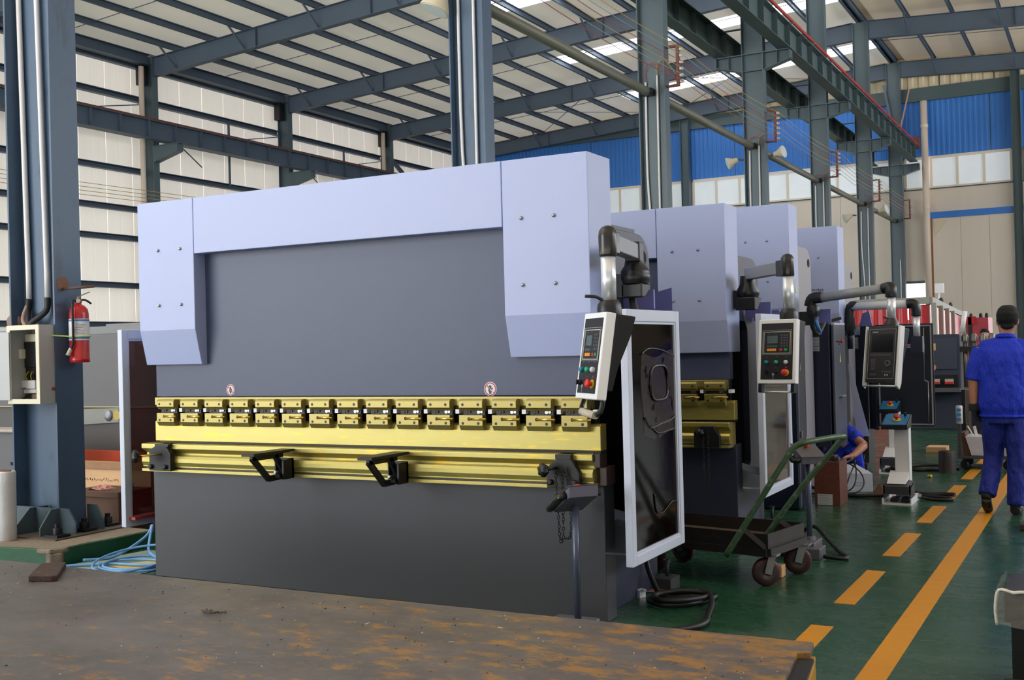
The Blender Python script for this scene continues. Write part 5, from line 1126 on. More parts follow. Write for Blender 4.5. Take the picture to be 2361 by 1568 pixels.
b = MB(o); b.prism([(1.59,-2.085),(1.650,-2.075),(1.70,-2.45),(1.80,-5.2),(1.70,-5.2),(1.62,-2.42)], 'z', 0.455, 0.485); b.build('edge_strip', BLACK, t, 0.004)
b = MB(o); b.prism([(-4.1,-2.06),(1.64,-2.02),(1.655,-2.09),(1.71,-2.45),(1.80,-5.1),(-4.1,-5.1)], 'z', 0.05, 0.478); b.build('body', YPAINT, t, 0.004)
for x in (-3.8, -1.8, 0.2, 1.45):
    MB(o).box(x-0.06, x+0.06, -2.3, -2.12, 0.0, 0.05).build('foot', BLACK, t)
o = (-1.72,-2.13,0.5); b = MB(o); b.prism([(-1.655,-2.275),(-1.56,-2.235),(-1.545,-2.215),(-1.77,-1.985),(-1.845,-2.035),(-1.85,-2.06)], 'z', 0.5005, 0.525); t_ = b.build('rusty_flat_bar', mat('rusty_iron', (62,42,36), 0.75, var=0.4, scale=12, rgb2=(140,78,48), thr=0.62, bump=0.3), None, 0.004); tag(t_, 'short rusty flat iron offcut lying on the steel platform', 'offcut')
o = (-0.49,-2.406,0.5); b = MB(o); rnd = random.Random(2)
for k in range(9):
    c = Vector((-0.535+0.011*k, -2.405+0.008*rnd.uniform(-1,1), 0.505)); b.tube(smooth_path([c, c+Vector((0.012,0.01*rnd.uniform(-1,1),0.010*rnd.random())), c+Vector((0.024,0.016*rnd.uniform(-1,1),0.0)), c+Vector((0.014,0.02*rnd.uniform(-1,1),0.006))],3), 0.0025, 5)
t_ = b.build('metal_swarf', mat('dull_swarf', (96,88,82), 0.5, metal=0.4, var=0.3)); tag(t_, 'curled grey metal swarf lying alone on the platform', 'swarf')
rnd = random.Random(11); cs = []
for k in range(260):
    cs.append((rnd.uniform(-2.4,1.6), -2.0-abs(rnd.gauss(0,0.55))-0.02, rnd.random()))
for mt, lab, sel in ((solid('dark_chip',(40,34,32),0.6), 'dark metal crumbs scattered over the steel platform', lambda q: q < 0.6), (solid('bright_chip',(206,198,186),0.4,0.3), 'bright metal chips scattered over the steel platform', lambda q: q >= 0.6)):
    b = MB((0,-2.5,0.5))
    for x, y, q in cs:
        if not sel(q): continue
        a = rnd.uniform(0,3.14); l = rnd.uniform(0.001,0.0045) if q < 0.93 else rnd.uniform(0.006,0.013); w = rnd.uniform(0.0007,0.0016)
        b.bar((x-l*math.cos(a),y-l*math.sin(a),0.502),(x+l*math.cos(a),y+l*math.sin(a),0.502+rnd.uniform(0,0.002)), w*2, w*1.5)
    tag(b.build('metal_crumbs', mt), lab, 'crumbs', None, 'stuff')

# ================================================================== AROUND THE FIRST COLUMN
# fire extinguisher tied to the column flange
o = (-4.535,0.42,1.43); t = thing('fire_extinguisher', 'red fire extinguisher strapped to the first steel column', 'extinguisher', o)
cx, cy = -4.515, 0.43
b = MB(o); b.lathe([(0.070,1.43),(0.075,1.435),(0.075,1.465),(0.073,1.468),(0.073,1.80),(0.066,1.84),(0.045,1.865),(0.024,1.876),(0.022,1.89)], (cx,cy,0), n=28); b.build('bottle', RED, t)
b = MB(o); b.lathe([(0.0755,1.60),(0.0755,1.765)], (cx,cy,0), n=28, cap=False); lb = b.build('paper_label', solid('white_label', (232,230,236), 0.5), t)
b = MB(o); b.lathe([(0.0759,1.745),(0.0759,1.760)], (cx,cy,0), n=28, cap=False); b.lathe([(0.0759,1.610),(0.0759,1.622)], (cx,cy,0), n=28, cap=False); b.build('blue_band', solid('label_blue', (52,134,206), 0.5), lb)
for k in range(8):
    z = 1.73-0.012*k; a0 = math.radians(-75+(k*37)%20); a1 = a0+math.radians(35+(k*53)%30); n = 6
    b = MB(o); vs = [(cx+0.0761*math.cos(a0+(a1-a0)*i/n), cy+0.0761*math.sin(a0+(a1-a0)*i/n), zz_) for zz_ in (z,z+0.0035) for i in range(n+1)]
    b.add(vs, [(i,i+1,n+2+i,n+1+i) for i in range(n)], True); b.build('text_line', solid('label_ink', (110,120,140), 0.6), lb)
b = MB(o); b.lathe([(0.022,1.888),(0.026,1.892),(0.026,1.915),(0.016,1.92),(0.014,1.935)], (cx,cy,0), n=14); b.build('valve', mat('dull_brass_valve', (126,122,96), 0.4, metal=0.6), t)
b = MB(o); b.lathe([(0.016,0),(0.016,0.012)], (cx+0.02,cy-0.02,1.903), (0.7,-0.7,0), 12); b.build('pressure_gauge', STEEL, t)
b = MB(o); b.bar((cx-0.02,cy-0.02,1.925),(cx+0.01,cy+0.095,1.975),0.022,0.006); b.build('carry_lever', mat('lever_grey', (120,112,100), 0.4, metal=0.5), t)
b = MB(o); b.tube(smooth_path([(cx,cy,1.91),(cx+0.02,cy+0.05,1.91),(cx+0.02,cy+0.10,1.885)],4), 0.008, 8); b.build('lower_lever', BLACK, t)
b = MB(o); b.tube(smooth_path([(cx-0.01,cy-0.02,1.905),(cx+0.02,cy-0.07,1.90),(cx+0.035,cy-0.088,1.84),(cx+0.035,cy-0.086,1.70),(cx+0.03,cy-0.085,1.58),(cx+0.01,cy-0.09,1.53)],6), 0.010, 10); b.build('hose', RUBBER, t)
b = MB(o); b.tube([(cx+0.01,cy-0.09,1.54),(cx-0.005,cy-0.105,1.485)], [0.013,0.018], 12); b.build('nozzle', solid('pale_nozzle', (206,196,186), 0.5), t)
b = MB((-4.6,0.35,1.615)); q = [(cx+0.0825*math.cos(a), cy+0.0825*math.sin(a), 1.63) for a in [math.radians(-88+176*i/12) for i in range(13)]]
q = [(-4.632,0.27,1.642),(-4.60,0.31,1.637)]+q+[(-4.60,0.52,1.632)]
b.tube(q, 0.0055, 6); t_ = b.build('lime_strap', solid('lime_strap', (206,224,110), 0.5)); tag(t_, 'thin lime green strap holding the extinguisher to the column', 'strap')
# grey switch box with open door, mounted on the column web
o = (-4.85,0.2,1.13); t = thing('switch_box', 'grey open electrical switch box hung on the first steel column', 'electrical box', o)
x0, x1, y0, y1, z0, z1 = -5.0, -4.635, 0.165, 0.39, 1.125, 1.725
GBOX = mat('grey_box_enamel', (172,172,172), 0.45, var=0.08, scale=12); CRE = mat('cream_box_rim', (226,220,198), 0.45, var=0.05)
b = MB(o); b.box(x0,x1,y1-0.01,y1,z0,z1); b.box(x0,x0+0.006,y0,y1-0.01,z0,z1); b.box(x1-0.006,x1,y0,y1-0.01,z0,z1); b.box(x0+0.006,x1-0.006,y0,y1-0.01,z0,z0+0.006); b.box(x0+0.006,x1-0.006,y0,y1-0.01,z1-0.006,z1); b.build('case', GBOX, t)
b = MB(o); r = 0.036
b.box(x0,x1,y0-0.008,y0,z0,z0+r); b.box(x0,x1,y0-0.008,y0,z1-r,z1); b.box(x0,x0+r,y0-0.008,y0,z0+r,z1-r); b.box(x1-r,x1,y0-0.008,y0,z0+r,z1-r); b.build('rim', CRE, t)
b = MB(o); b.prism([(-4.962,0.155),(-4.957,0.142),(-5.30,0.02),(-5.305,0.03)], 'z', z0+0.03, z1-0.05); b.build('door', mat('pale_grey_door', (196,200,204), 0.4, var=0.04), t)
def dev(name, xa, xb, za, zb, mt, d=0.08): return MB(o).box(xa-0.185, xb-0.185, y1-0.012-d, y1-0.012, za, zb).build(name, mt, t, 0.003)
dev('breaker_body', -4.80, -4.66, 1.40, 1.60, PLAST); dev('breaker_lever', -4.815, -4.785, 1.47, 1.545, solid('cream_lever',(226,220,200),0.4), 0.12); dev('cover_strip', -4.80, -4.66, 1.60, 1.66, CRE, 0.07)
dev('contactor', -4.80, -4.66, 1.30, 1.40, BLACK, 0.07); dev('terminal_block', -4.82, -4.66, 1.235, 1.30, mat('white_terminal',(216,212,214),0.5,var=0.15,scale=60), 0.10); dev('terminal_block', -4.80, -4.66, 1.20, 1.232, mat('white_terminal',(216,212,214),0.5), 0.09); dev('trunking', -4.74, -4.66, 1.14, 1.195, solid('tan_trunking',(150,134,110),0.6), 0.07)
dev('blue_tag', -4.82, -4.76, 1.236, 1.245, solid('tag_blue',(50,90,170),0.5), 0.105)
for k in range(4):
    b = MB(o); b.tube(smooth_path([(-4.96+0.02*k,0.30,1.205),(-4.965,0.29,1.18-0.004*k),(-4.975-0.003*k,0.26,1.15),(-4.985,0.21,1.145)],4), 0.007, 6); b.build('lead', RUBBER, t)
for k in range(4):
    b = MB(o); b.tube(smooth_path([(-4.965+0.025*k,0.31,1.30),(-4.975+0.03*k,0.30,1.335),(-4.945+0.02*k,0.31,1.37)],4), 0.005, 6); b.build('lead', solid('yellow_lead',(176,160,60),0.5) if k % 2 == 0 else RUBBER, t)
b = MB(o); b.lathe([(0.012,0),(0.012,0.012),(0.006,0.015)], (x1,0.275,1.235), (1,0,0), 10); b.build('indicator_lamp', mat('dusty_red_lamp',(150,40,46),0.4), t)
o = (-5.14,0.5,1.75); b = MB(o); b.lathe([(0.05,0),(0.06,0.01),(0.06,0.03),(0.03,0.04)], (-5.17,0.37,1.765), (0.4,-1,0), 14); t_ = b.build('round_cap', mat('brown_round_cap',(140,112,104),0.6)); tag(t_, 'small round brown cap on the column edge above the switch box', 'cap')
# stretch wrap roll on the plinth
o = (-4.80,-0.03,0.12); t = thing('stretch_film_roll', 'white roll of stretch film standing on the plinth', 'roll', o)
b = MB(o); b.lathe([(0.070,0.122),(0.073,0.125),(0.072,0.25),(0.0735,0.40),(0.073,0.55),(0.074,0.625),(0.068,0.635),(0.045,0.632),(0.042,0.615)], (-4.80,-0.03,0), n=26); b.build('film', mat('white_stretch_film',(222,222,226),0.28,var=0.06,scale=30,bump=0.2,bscale=50), t)
b = MB(o); b.lathe([(0.040,0.6),(0.042,0.64),(0.034,0.642),(0.033,0.6)], (-4.80,-0.03,0), n=18, cap=False); b.build('cardboard_core', mat('core_card',(150,104,88),0.8), t)
# blue hoses on the floor
BLUEH = mat('blue_air_hose', (116,172,228), 0.35, var=0.08)
def ell(cx, cy, rx, ry, z, n=14, ph=0, tl=0.0): return [(cx+rx*math.cos(ph+2*math.pi*k/n), cy+ry*math.sin(ph+2*math.pi*k/n), z+tl*math.sin(ph+2*math.pi*k/n)) for k in range(n)]
b = MB((-3.6,0.3,0)); pts = ell(-3.53,0.05,0.29,0.30,0.06,14,0.4,0.04)+ell(-3.50,0.06,0.26,0.25,0.03,14,0.5)+ell(-3.50,0.0,0.28,0.2,0.02,12,0.6)
b.tube(smooth_path(pts,5), 0.0085, 8)
b.tube(smooth_path([(-4.2,-0.45,0.02),(-3.9,-0.12,0.015),(-3.7,0.0,0.015),(-3.5,0.02,0.02),(-3.3,0.1,0.02)],6), 0.0105, 8)
b.tube(smooth_path([(-4.02,0.0,0.02),(-3.92,0.2,0.02),(-3.88,0.45,0.12),(-3.86,0.50,0.20),(-3.80,0.42,0.12),(-3.68,0.3,0.05),(-3.45,0.2,0.02)],6), 0.0105, 8)
b.tube(smooth_path([(-3.60,0.55,0.02),(-3.62,0.75,0.10),(-3.5,0.95,0.12),(-3.3,0.95,0.06)],6), 0.0105, 8)
t_ = b.build('blue_air_hose', BLUEH); tag(t_, 'pale blue air hose tangled in loops beside the front brake', 'hose')
b = MB((-3.5,0.1,0)); b.add([(-3.75,-0.02,0.006),(-3.42,-0.10,0.006),(-3.30,0.12,0.008),(-3.55,0.22,0.01)], [(0,1,2,3)]); t_ = b.build('yellow_paper', mat('yellow_paper',(226,190,110),0.6,var=0.1)); tag(t_, 'crumpled yellow paper under the blue air hose', 'paper')
b = MB((-3.5,0.1,0)); b.add([(-4.05,-0.15,0.003),(-3.3,-0.25,0.003),(-3.25,0.45,0.003),(-3.95,0.55,0.003)], [(0,1,2,3)]); t_ = b.build('pale_floor_sheet', mat('pale_green_sheet',(150,164,146),0.6,var=0.2,scale=8)); tag(t_, 'pale greenish sheet on the floor under the hose loops', 'sheet')
# grey machine frames stored behind
o = (-6.5,2.5,0); t = thing('grey_machine_frame', 'big flat grey machine frame stored behind the first column', 'machine', o)
GPL = mat('scuffed_grey_primer', (100,100,104), 0.5, var=0.1, scale=3, rgb2=(128,126,128), thr=0.68); GPL2 = mat('lighter_grey_primer', (128,130,134), 0.5, var=0.08)
MB(o).box(-9.5, -5.0, 2.2, 2.26, 0.98, 1.70).build('upper_plate', GPL, t, 0.003)
MB(o).box(-9.5, -5.2, 2.205, 2.26, 1.70, 1.775).build('top_strip', GPL2, t, 0.003)
MB(o).box(-6.35, -5.0, 2.3, 2.34, 1.76, 1.80).build('top_bar', GPL2, t, 0.003)
MB(o).box(-9.5, -5.0, 2.17, 2.2, 0.975, 0.985).build('ledge', mat('yellowed_ledge',(176,166,120),0.5,var=0.2), t)
MB(o).box(-9.5, -5.0, 2.2, 2.26, 0.0, 0.97).build('lower_plate', mat('dusty_grey_primer',(92,88,88),0.55,var=0.12,scale=3), t, 0.003)
b = MB(o); b.prism([(-6.62,0.955),(-6.05,0.97),(-6.05,0.83),(-6.62,0.80)], 'y', 2.17, 2.199); b.build('pale_plate', mat('pale_grey_green',(140,142,134),0.5,var=0.15), t)
b = MB(o); b.lathe([(0.052,0),(0.056,0.012),(0.042,0.016),(0.038,0.022),(0.02,0.022)], (-6.19,2.17,0.90), (0,-1,0), 18); b.build('round_flange', mat('grey_flange',(150,156,166),0.4,metal=0.3,var=0.15), t)
b = MB(o); b.lathe([(0.05,0),(0.05,0.002)], (-6.08,2.168,0.90), (0,-1,0), 12); b.build('yellow_stain', mat('yellow_stain',(190,168,84),0.6,var=0.3), t)
# crates between column and guard
o = (-5.35,1.7,0); t = thing('wooden_crate', 'big open plywood crate with handwriting, red inside, behind the red tinted guard', 'crate', o)
REDIN = mat('orange_red_inner_sheet', (206,84,54), 0.5, var=0.1)
b = MB(o); b.box(-6.1,-4.98,1.55,1.575,0.10,0.525); cr = b.build('front_board', WOOD, t, 0.003)
MB(o).box(-6.1,-4.96,1.535,1.555,0.455,0.525).build('top_batten', mat('stained_batten',(170,128,92),0.65,var=0.3,scale=8,stretch=(1,1,4)), t, 0.003)
MB(o).box(-5.0,-4.98,1.58,2.05,0.10,0.52).build('side_board', WOOD, t, 0.003)
MB(o).box(-6.9,-4.98,2.06,2.09,0.10,0.565).build('inner_red_sheet', REDIN, t)
MB(o).box(-6.1,-5.0,1.58,2.06,0.10,0.13).build('bottom_board', WOODD, t)
for x in (-6.05,-5.6,-5.15): MB(o).box(x,x+0.09,1.5,2.1,0.0,0.10).build('runner', WOODD, t)
rnd = random.Random(4); b = MB(o)
for row, (z, xs, xe) in enumerate(((0.36,-5.80,-5.36),(0.28,-5.70,-5.60),(0.235,-5.50,-5.38),(0.33,-5.28,-5.18))):
    x = xs
    while x < xe:
        p = [(x+rnd.uniform(-0.004,0.012), 1.548, z+rnd.uniform(-0.014,0.016)) for _ in range(4)]; b.tube(smooth_path(p,3), 0.0018, 4); x += 0.026
b.build('handwriting', solid('marker_ink',(70,50,44),0.7), cr)
o = (-5.0,1.2,0); t = thing('small_crate', 'small dark brown wooden crate in front of the big plywood crate', 'crate', o)
MB(o).box(-5.45,-4.86,1.1,1.45,0.04,0.33).build('box', WOODD, t, 0.006); MB(o).box(-5.45,-4.86,1.08,1.1,0.28,0.33).build('top_batten', WOODD, t, 0.004); MB(o).box(-5.45,-4.86,1.08,1.1,0.04,0.09).build('bottom_batten', WOODD, t, 0.004); MB(o).box(-4.93,-4.86,1.08,1.1,0.09,0.28).build('corner_batten', WOODD, t, 0.004)
for x in (-5.4,-5.15,-4.94): MB(o).box(x,x+0.07,1.12,1.43,0.0,0.04).build('runner', WOODD, t)
b = MB((-5.15,1.25,0.33)); rnd = random.Random(9); vs = []
for i in range(6):
    for j in range(6): vs.append((-5.30+0.035*i+rnd.uniform(-.01,.01), 1.14+0.03*j, 0.333+0.03*rnd.random()*(0 < i < 5)))
b.add(vs, [(i*6+j, (i+1)*6+j, (i+1)*6+j+1, i*6+j+1) for i in range(5) for j in range(5)], True); t_ = b.build('red_white_rag', mat('red_white_rag',(206,170,160),0.8,var=0.2,rgb2=(170,60,60),thr=0.5,scale=14)); tag(t_, 'crumpled red and white rag on the small brown crate', 'rag')
o = (-4.3,1.6,0); t = thing('wooden_pallet', 'low brown timber pallet behind the foot of the red tinted guard', 'pallet', o)
for k in range(4): MB(o).box(-4.65,-3.55,1.2+0.16*k,1.33+0.16*k,0.18,0.205).build('deck_board', WOODD, t, 0.002)
for k in range(3): MB(o).box(-4.6+0.48*k,-4.5+0.48*k,1.2,1.81,0.0,0.18).build('bearer', WOODD, t, 0.002)
o = (-6.8,1.35,0); t = thing('parts_stand', 'narrow grey parts stand with cloudy wrap, left of the column foot', 'stand', o)
MB(o).box(-7.2,-6.24,1.25,1.45,0.0,0.80).build('stand', mat('mid_grey_stand',(104,104,108),0.5), t, 0.004); MB(o).box(-7.2,-6.21,1.2,1.46,0.80,0.83).build('wrapped_top', mat('cloudy_wrap',(180,170,160),0.4,var=0.2), t, 0.01); MB(o).box(-6.42,-6.38,1.235,1.25,0.5,0.53).build('slot', HOLE, t)
o = (-5.25,0.05,0.12); b = MB(o); b.lathe([(0.09,0.122),(0.12,0.20),(0.10,0.30),(0.04,0.36)], (-5.03,0.0,0), n=12); t_ = b.build('wrap_bundle', mat('white_green_bundle',(196,206,200),0.5,var=0.15,rgb2=(60,130,90),thr=0.6,scale=10)); tag(t_, 'white and green crumpled bundle beside the stretch film roll', 'bundle')
# ================================================================== RIGHT EDGE
o = (2.1,-0.6,0); t = thing('wrapped_steel_block', 'dark block wrapped in clear plastic film at the right edge of the picture', 'block', o)
b = MB(o); b.box(2.06,2.6,-0.62,-0.2,0.30,0.42); b.build('block', mat('dark_steel_block',(40,40,46),0.4,metal=0.3,var=0.2), t, 0.006)
nx, nz = 16, 8; b = MB(o); rnd = random.Random(8); vs = []
for i in range(nx+1):
    for j in range(nz+1): vs.append((2.03+0.55*i/nx, -0.63-0.008*rnd.random(), 0.285+0.15*j/nz+0.008*rnd.uniform(-1,1)*(j in (0,nz))))
b.add(vs, [(i*(nz+1)+j,(i+1)*(nz+1)+j,(i+1)*(nz+1)+j+1,i*(nz+1)+j+1) for i in range(nx) for j in range(nz)], True)
vs = [(2.045-0.015*rnd.random(), -0.62+0.42*i/6, 0.285+0.145*j/4) for i in range(7) for j in range(5)]
b.add(vs, [(i*5+j,(i+1)*5+j,(i+1)*5+j+1,i*5+j+1) for i in range(6) for j in range(4)], True)
b.build('plastic_film', mat('clear_plastic_film',(200,194,184), 0.2, var=0.1,alpha=0.22,bump=0.8,bscale=30), t)
b = MB(o); b.tube(smooth_path([(2.035,-0.63,0.29),(2.03,-0.63,0.36),(2.045,-0.63,0.43),(2.10,-0.64,0.425),(2.14,-0.64,0.43),(2.3,-0.64,0.425)],4), 0.007, 6); b.build('film_edge', mat('bunched_film',(214,208,200),0.3,var=0.1,bump=0.4), t)
for x in (2.12, 2.5):
    MB(o).box(x-0.04,x+0.04,-0.55,-0.25,0.0,0.30).build('support_leg', BLACK, t)
o = (2.2,-0.5,0); t = thing('black_plate_stand', 'black steel plate with two slotted holes at the bottom right corner', 'plate', o)
b = MB(o); b.prism([(2.105,0.0),(2.50,0.0),(2.50,0.185),(2.085,0.185)], 'y', -1.02, -1.0); pl_ = b.build('plate', BLACK, t, 0.003)
for z in (0.155, 0.04): b = MB(o); b.lathe([(0.011,0),(0.011,0.001)], (2.125,-1.02,z), (0,-1,0.0), 14); b.build('slotted_hole', mat('floor_seen_through',(120,112,90),0.6), pl_)
MB(o).box(2.2,2.5,-1.0,-0.8,0,0.02).build('foot', BLACK, t)
o = (1.95,3.0,0); b = MB(o); b.prism([(1.83,3.55),(2.2,3.5),(2.2,3.9),(1.86,3.85)], 'z', 0.0, 0.05); t_ = b.build('dark_ingot', mat('dark_worn_steel',(60,54,50),0.45,var=0.3), None, 0.01); tag(t_, 'dark steel piece on the floor at the right edge behind the walking man', 'offcut')
o = (2.2,1.4,0); b = MB(o); b.box(2.17,2.6,1.0,1.5,0.0,0.12); b.box(2.2,2.6,1.05,1.45,0.12,0.25); t_ = b.build('rusty_base_frame', mat('rusty_base',(96,78,70),0.7,var=0.3), None, 0.005); tag(t_, 'rusty base behind the plastic wrapped block at the right edge', 'frame')
# ================================================================== FAR AISLE
o = (0.2,14,0); t = thing('shearing_machine', 'dark navy shearing machine at the end of the machine row', 'machine', o)
FM = mat('navy_far_machine', (54,60,80), 0.45, var=0.05)
MB(o).box(-0.4,0.40,13.0,13.6,0.62,1.50).build('upper_housing', FM, t, 0.01); MB(o).box(-0.38,0.36,12.98,13.0,0.95,1.44).build('front_cover', mat('navy_cover',(62,68,88),0.45), t, 0.006)
MB(o).box(-0.4,0.9,13.1,13.7,0.0,0.60).build('lower_bed', FM, t, 0.01); MB(o).box(-0.4,0.42,12.75,13.1,0.60,0.66).build('table', mat('far_table',(92,92,102),0.4), t, 0.005)
MB(o).box(-0.4,0.36,12.99,13.1,0.66,0.86).build('throat', BLACK, t)
for k, x in enumerate((-0.20,-0.02,0.18)): b = MB(o); b.box(x,x+0.12,12.90,12.98,0.72,0.80); b.cur = 1; b.box(x,x+0.12,12.89,12.90,0.72,0.755); b.build('hold_down', [solid('pale_grey_cap',(190,188,192),0.4), MUSH], t)
b = MB(o); b.lathe([(0.035,0),(0.035,0.03)], (-0.02,12.98,1.30), (0,-1,0), 12); b.build('emergency_stop', MUSH, t)
b = MB(o); b.box(-0.06,0.05,12.975,12.98,1.25,1.36); b.build('stop_plate', mat('pale_yellow_plate',(220,190,120),0.5), t)
b = MB(o); b.lathe([(0.05,0),(0.05,0.01)], (0.0,12.98,0.98), (0,-1,0), 14); b.build('round_sign', mat('pink_sign',(214,150,150),0.5), t)
for k, x in enumerate((0.47,0.60,0.73,0.86)):
    b = MB(o); b.tube([(x,13.1,0.66),(x,13.1,1.45)], 0.035, 10); b.lathe([(0.055,1.38),(0.055,1.45),(0.03,1.5)], (x,13.1,0), n=10); b.build('hydraulic_cylinder', mat('dirty_chrome',(120,116,110),0.35,metal=0.6,var=0.3), t)
MB(o).box(0.40,0.98,13.0,13.4,1.22,1.30).build('cylinder_bridge', BLACK, t)
b = MB(o); b.tube([(0.44,12.95,1.52),(0.50,12.95,1.85)], 0.035, 10); b.build('white_handle', WHITE, t)
o = (1.0,9.2,0); t = thing('brown_post_frame', 'narrow brown steel post with a curved black arm beside the far trolley', 'post', o)
MB(o).box(0.86,0.93,9.1,9.3,0.0,0.80).build('post', mat('brown_grey_post',(104,92,84),0.5,var=0.2), t, 0.005)
b = MB(o); b.tube(smooth_path([(1.0,9.2,0.80),(0.97,9.2,0.68),(1.02,9.2,0.55),(1.16,9.2,0.44),(1.35,9.2,0.38)],6), 0.03, 10); b.box(1.0,1.4,9.15,9.25,0.76,0.80); b.build('curved_arm', BLACK, t)
MB(o).box(0.93,1.5,9.32,9.36,0.2,0.85).build('side_panel', FM, t)
o = (1.25,7.75,0); t = thing('parts_trolley', 'small trolley carrying a white carton, its upright wrapped in white and blue tape', 'trolley', o)
for x, y in ((0.985,7.5),(1.5,7.5),(1.5,8.0)): MB(o).box(x-0.018,x+0.018,y-0.018,y+0.018,0.14,0.60 if x < 1.2 else 0.3).build('upright', DARK, t)
MB(o).box(0.96,1.0,8.0,8.04,0.14,0.85).build('upright', BLACK, t)
MB(o).box(0.96,1.52,7.48,8.04,0.12,0.15).build('shelf', DARK, t, 0.004)
b = MB(o); b.lathe([(0.03,0.50),(0.036,0.505),(0.036,0.69),(0.03,0.70)], (0.99,7.5,0), n=12); tp_ = b.build('tape_wrap', mat('white_tape',(216,212,206),0.5), t)
for z in (0.53,0.585,0.635): b = MB(o); b.box(0.968,1.012,7.458,7.463,z,z+0.035); b.build('blue_print', solid('tape_blue',(60,140,206),0.5), tp_)
for x, y in ((1.03,7.54),(1.46,7.54),(1.03,7.98),(1.46,7.98)):
    b = MB(o); b.lathe([(0.045,-0.02),(0.052,-0.01),(0.052,0.01),(0.045,0.02)], (x,y,0.052), (0.5,0.85,0), 14); b.box(x-0.02,x+0.02,y-0.02,y+0.02,0.08,0.12); b.build('caster', RUBBER, t)
o = (1.25,7.7,0.15); t = thing('scrap_carton', 'white carton full of brown scraps riding on the far trolley', 'carton', o)
b = MB(o); b.prism([(1.10,0.152),(1.50,0.152),(1.52,0.36),(1.04,0.36)], 'y', 7.52, 7.90); b.build('box', mat('scuffed_white_card',(206,204,214),0.6,var=0.15,scale=12), t, 0.004)
b = MB(o); b.prism([(1.02,0.152),(1.095,0.152),(1.035,0.40),(0.995,0.40)], 'y', 7.54, 7.88); b.build('brown_side', WOODD, t)
rnd = random.Random(6); b = MB(o)
for k in range(14): x = rnd.uniform(1.06,1.48); y = rnd.uniform(7.55,7.85); b.bar((x,y,0.345),(x+rnd.uniform(-.06,.06),y+rnd.uniform(-.05,.05),0.40+rnd.uniform(0,0.05)),0.02,0.02)
b.build('scraps', mat('brown_scrap',(90,66,56),0.7,var=0.3), t)
for k in range(2): b = MB(o); b.bar((1.12-0.05*k+0.08*k,7.6,0.36),(1.06+0.07*k,7.6,0.47),0.03,0.01); b.build('white_offcut', WHITE, t)
# red curtained booths
REDC = mat('red_pvc_curtain', (206,36,46), 0.22, var=0.14, scale=3, stretch=(8,8,0.4), bump=0.5, bscale=3.5); GF = mat('grey_green_frame',(160,160,150),0.5)
o = (-1.2,18,0); t = thing('welding_booth', 'long red curtained welding booth with grey frame by the far wall', 'booth', o)
P1, P2, P3 = (-3.2,18.0), (-0.70,18.0), (-1.78,33.0)
def strips(p, q, n, z0, z1):
    for k in range(n):
        a = (p[0]+(q[0]-p[0])*(k+0.03)/n, p[1]+(q[1]-p[1])*(k+0.03)/n); e = (p[0]+(q[0]-p[0])*(k+0.97)/n, p[1]+(q[1]-p[1])*(k+0.97)/n)
        b = MB(o); m_ = 6; vs = []
        d = Vector((e[0]-a[0], e[1]-a[1])); nr = Vector((d.y,-d.x)).normalized()
        for i in range(m_+1):
            w = 0.03*math.sin(i*2.2+k); vs.append((a[0]+d.x*i/m_+nr.x*w, a[1]+d.y*i/m_+nr.y*w, z0))
        for i in range(m_+1): vs.append((vs[i][0], vs[i][1], z1))
        b.add(vs, [(i,i+1,m_+2+i,m_+1+i) for i in range(m_)]+[(m_+1+i,m_+2+i,i+1,i) for i in range(0)], True); b.build('curtain_strip', REDC, t)
strips(P1, P2, 6, 0.1, 2.12); strips(P2, P3, 5, 0.1, 2.12)
for p, q in ((P1,P2),(P2,P3)):
    b = MB(o); b.bar((p[0],p[1],2.2),(q[0],q[1],2.2),0.12,0.14); b.build('top_rail', GF, t)
for p in (P2, (-0.86,20.3), (-1.06,23.0), (-1.28,26.0), P3):
    b = MB(o); b.box(p[0]+0.04,p[0]+0.13,p[1]-0.08,p[1]+0.08,0,2.15); b.build('post', GF, t)
b = MB(o); b.box(-0.73,-0.55,19.0,19.08,2.38,2.58); b.bar((-0.66,19.04,2.26),(-0.64,19.04,2.40),0.03,0.05); b.build('beacon_lamp', WHITE, t)
for p in ((-0.98,22.0),(-1.25,26.0)): b = MB(o); b.lathe([(0.04,2.26),(0.05,2.32),(0.03,2.38)], (p[0],p[1],0), n=10); b.build('bolt_cap', BLACK, t)
o = (-1.4,34.5,0); t = thing('red_booth', 'darker red booth standing behind the long curtained booth', 'booth', o)
MB(o).box(-1.66,-1.55,33.9,33.95,0,2.1).build('dark_post', BLACK, t); MB(o).box(-1.78,-1.05,34.0,35.5,0.05,2.08).build('red_shell', mat('dull_red_sheet',(196,78,92),0.4,var=0.1,stretch=(6,6,0.4)), t)
MB(o).box(-1.72,-1.42,33.9,33.96,1.85,2.12).build('red_sign_board', mat('red_board',(196,34,40),0.4), t)
for x in (-1.6,-1.3,-1.12): b = MB(o); b.lathe([(0.05,2.08),(0.06,2.16),(0.03,2.23)], (x,34.3,0), n=10); b.build('bolt_cap', BLACK, t)
o = (3.2,30,0); t = thing('yellow_topped_rack', 'low grey rack with yellow tops far behind the walking man', 'rack', o)
for k in range(3): MB(o).box(2.2,4.2,29.8,30.2,0.3+0.45*k,0.36+0.45*k).build('shelf', mat('grey_rack',(150,146,140),0.5), t)
for x in (2.2,3.2,4.15): MB(o).box(x,x+0.05,29.8,30.2,0,1.45).build('upright', mat('grey_rack',(150,146,140),0.5), t)
MB(o).box(2.2,4.2,29.8,30.2,1.45,1.60).build('yellow_top', mat('ochre_board',(206,170,70),0.5), t)
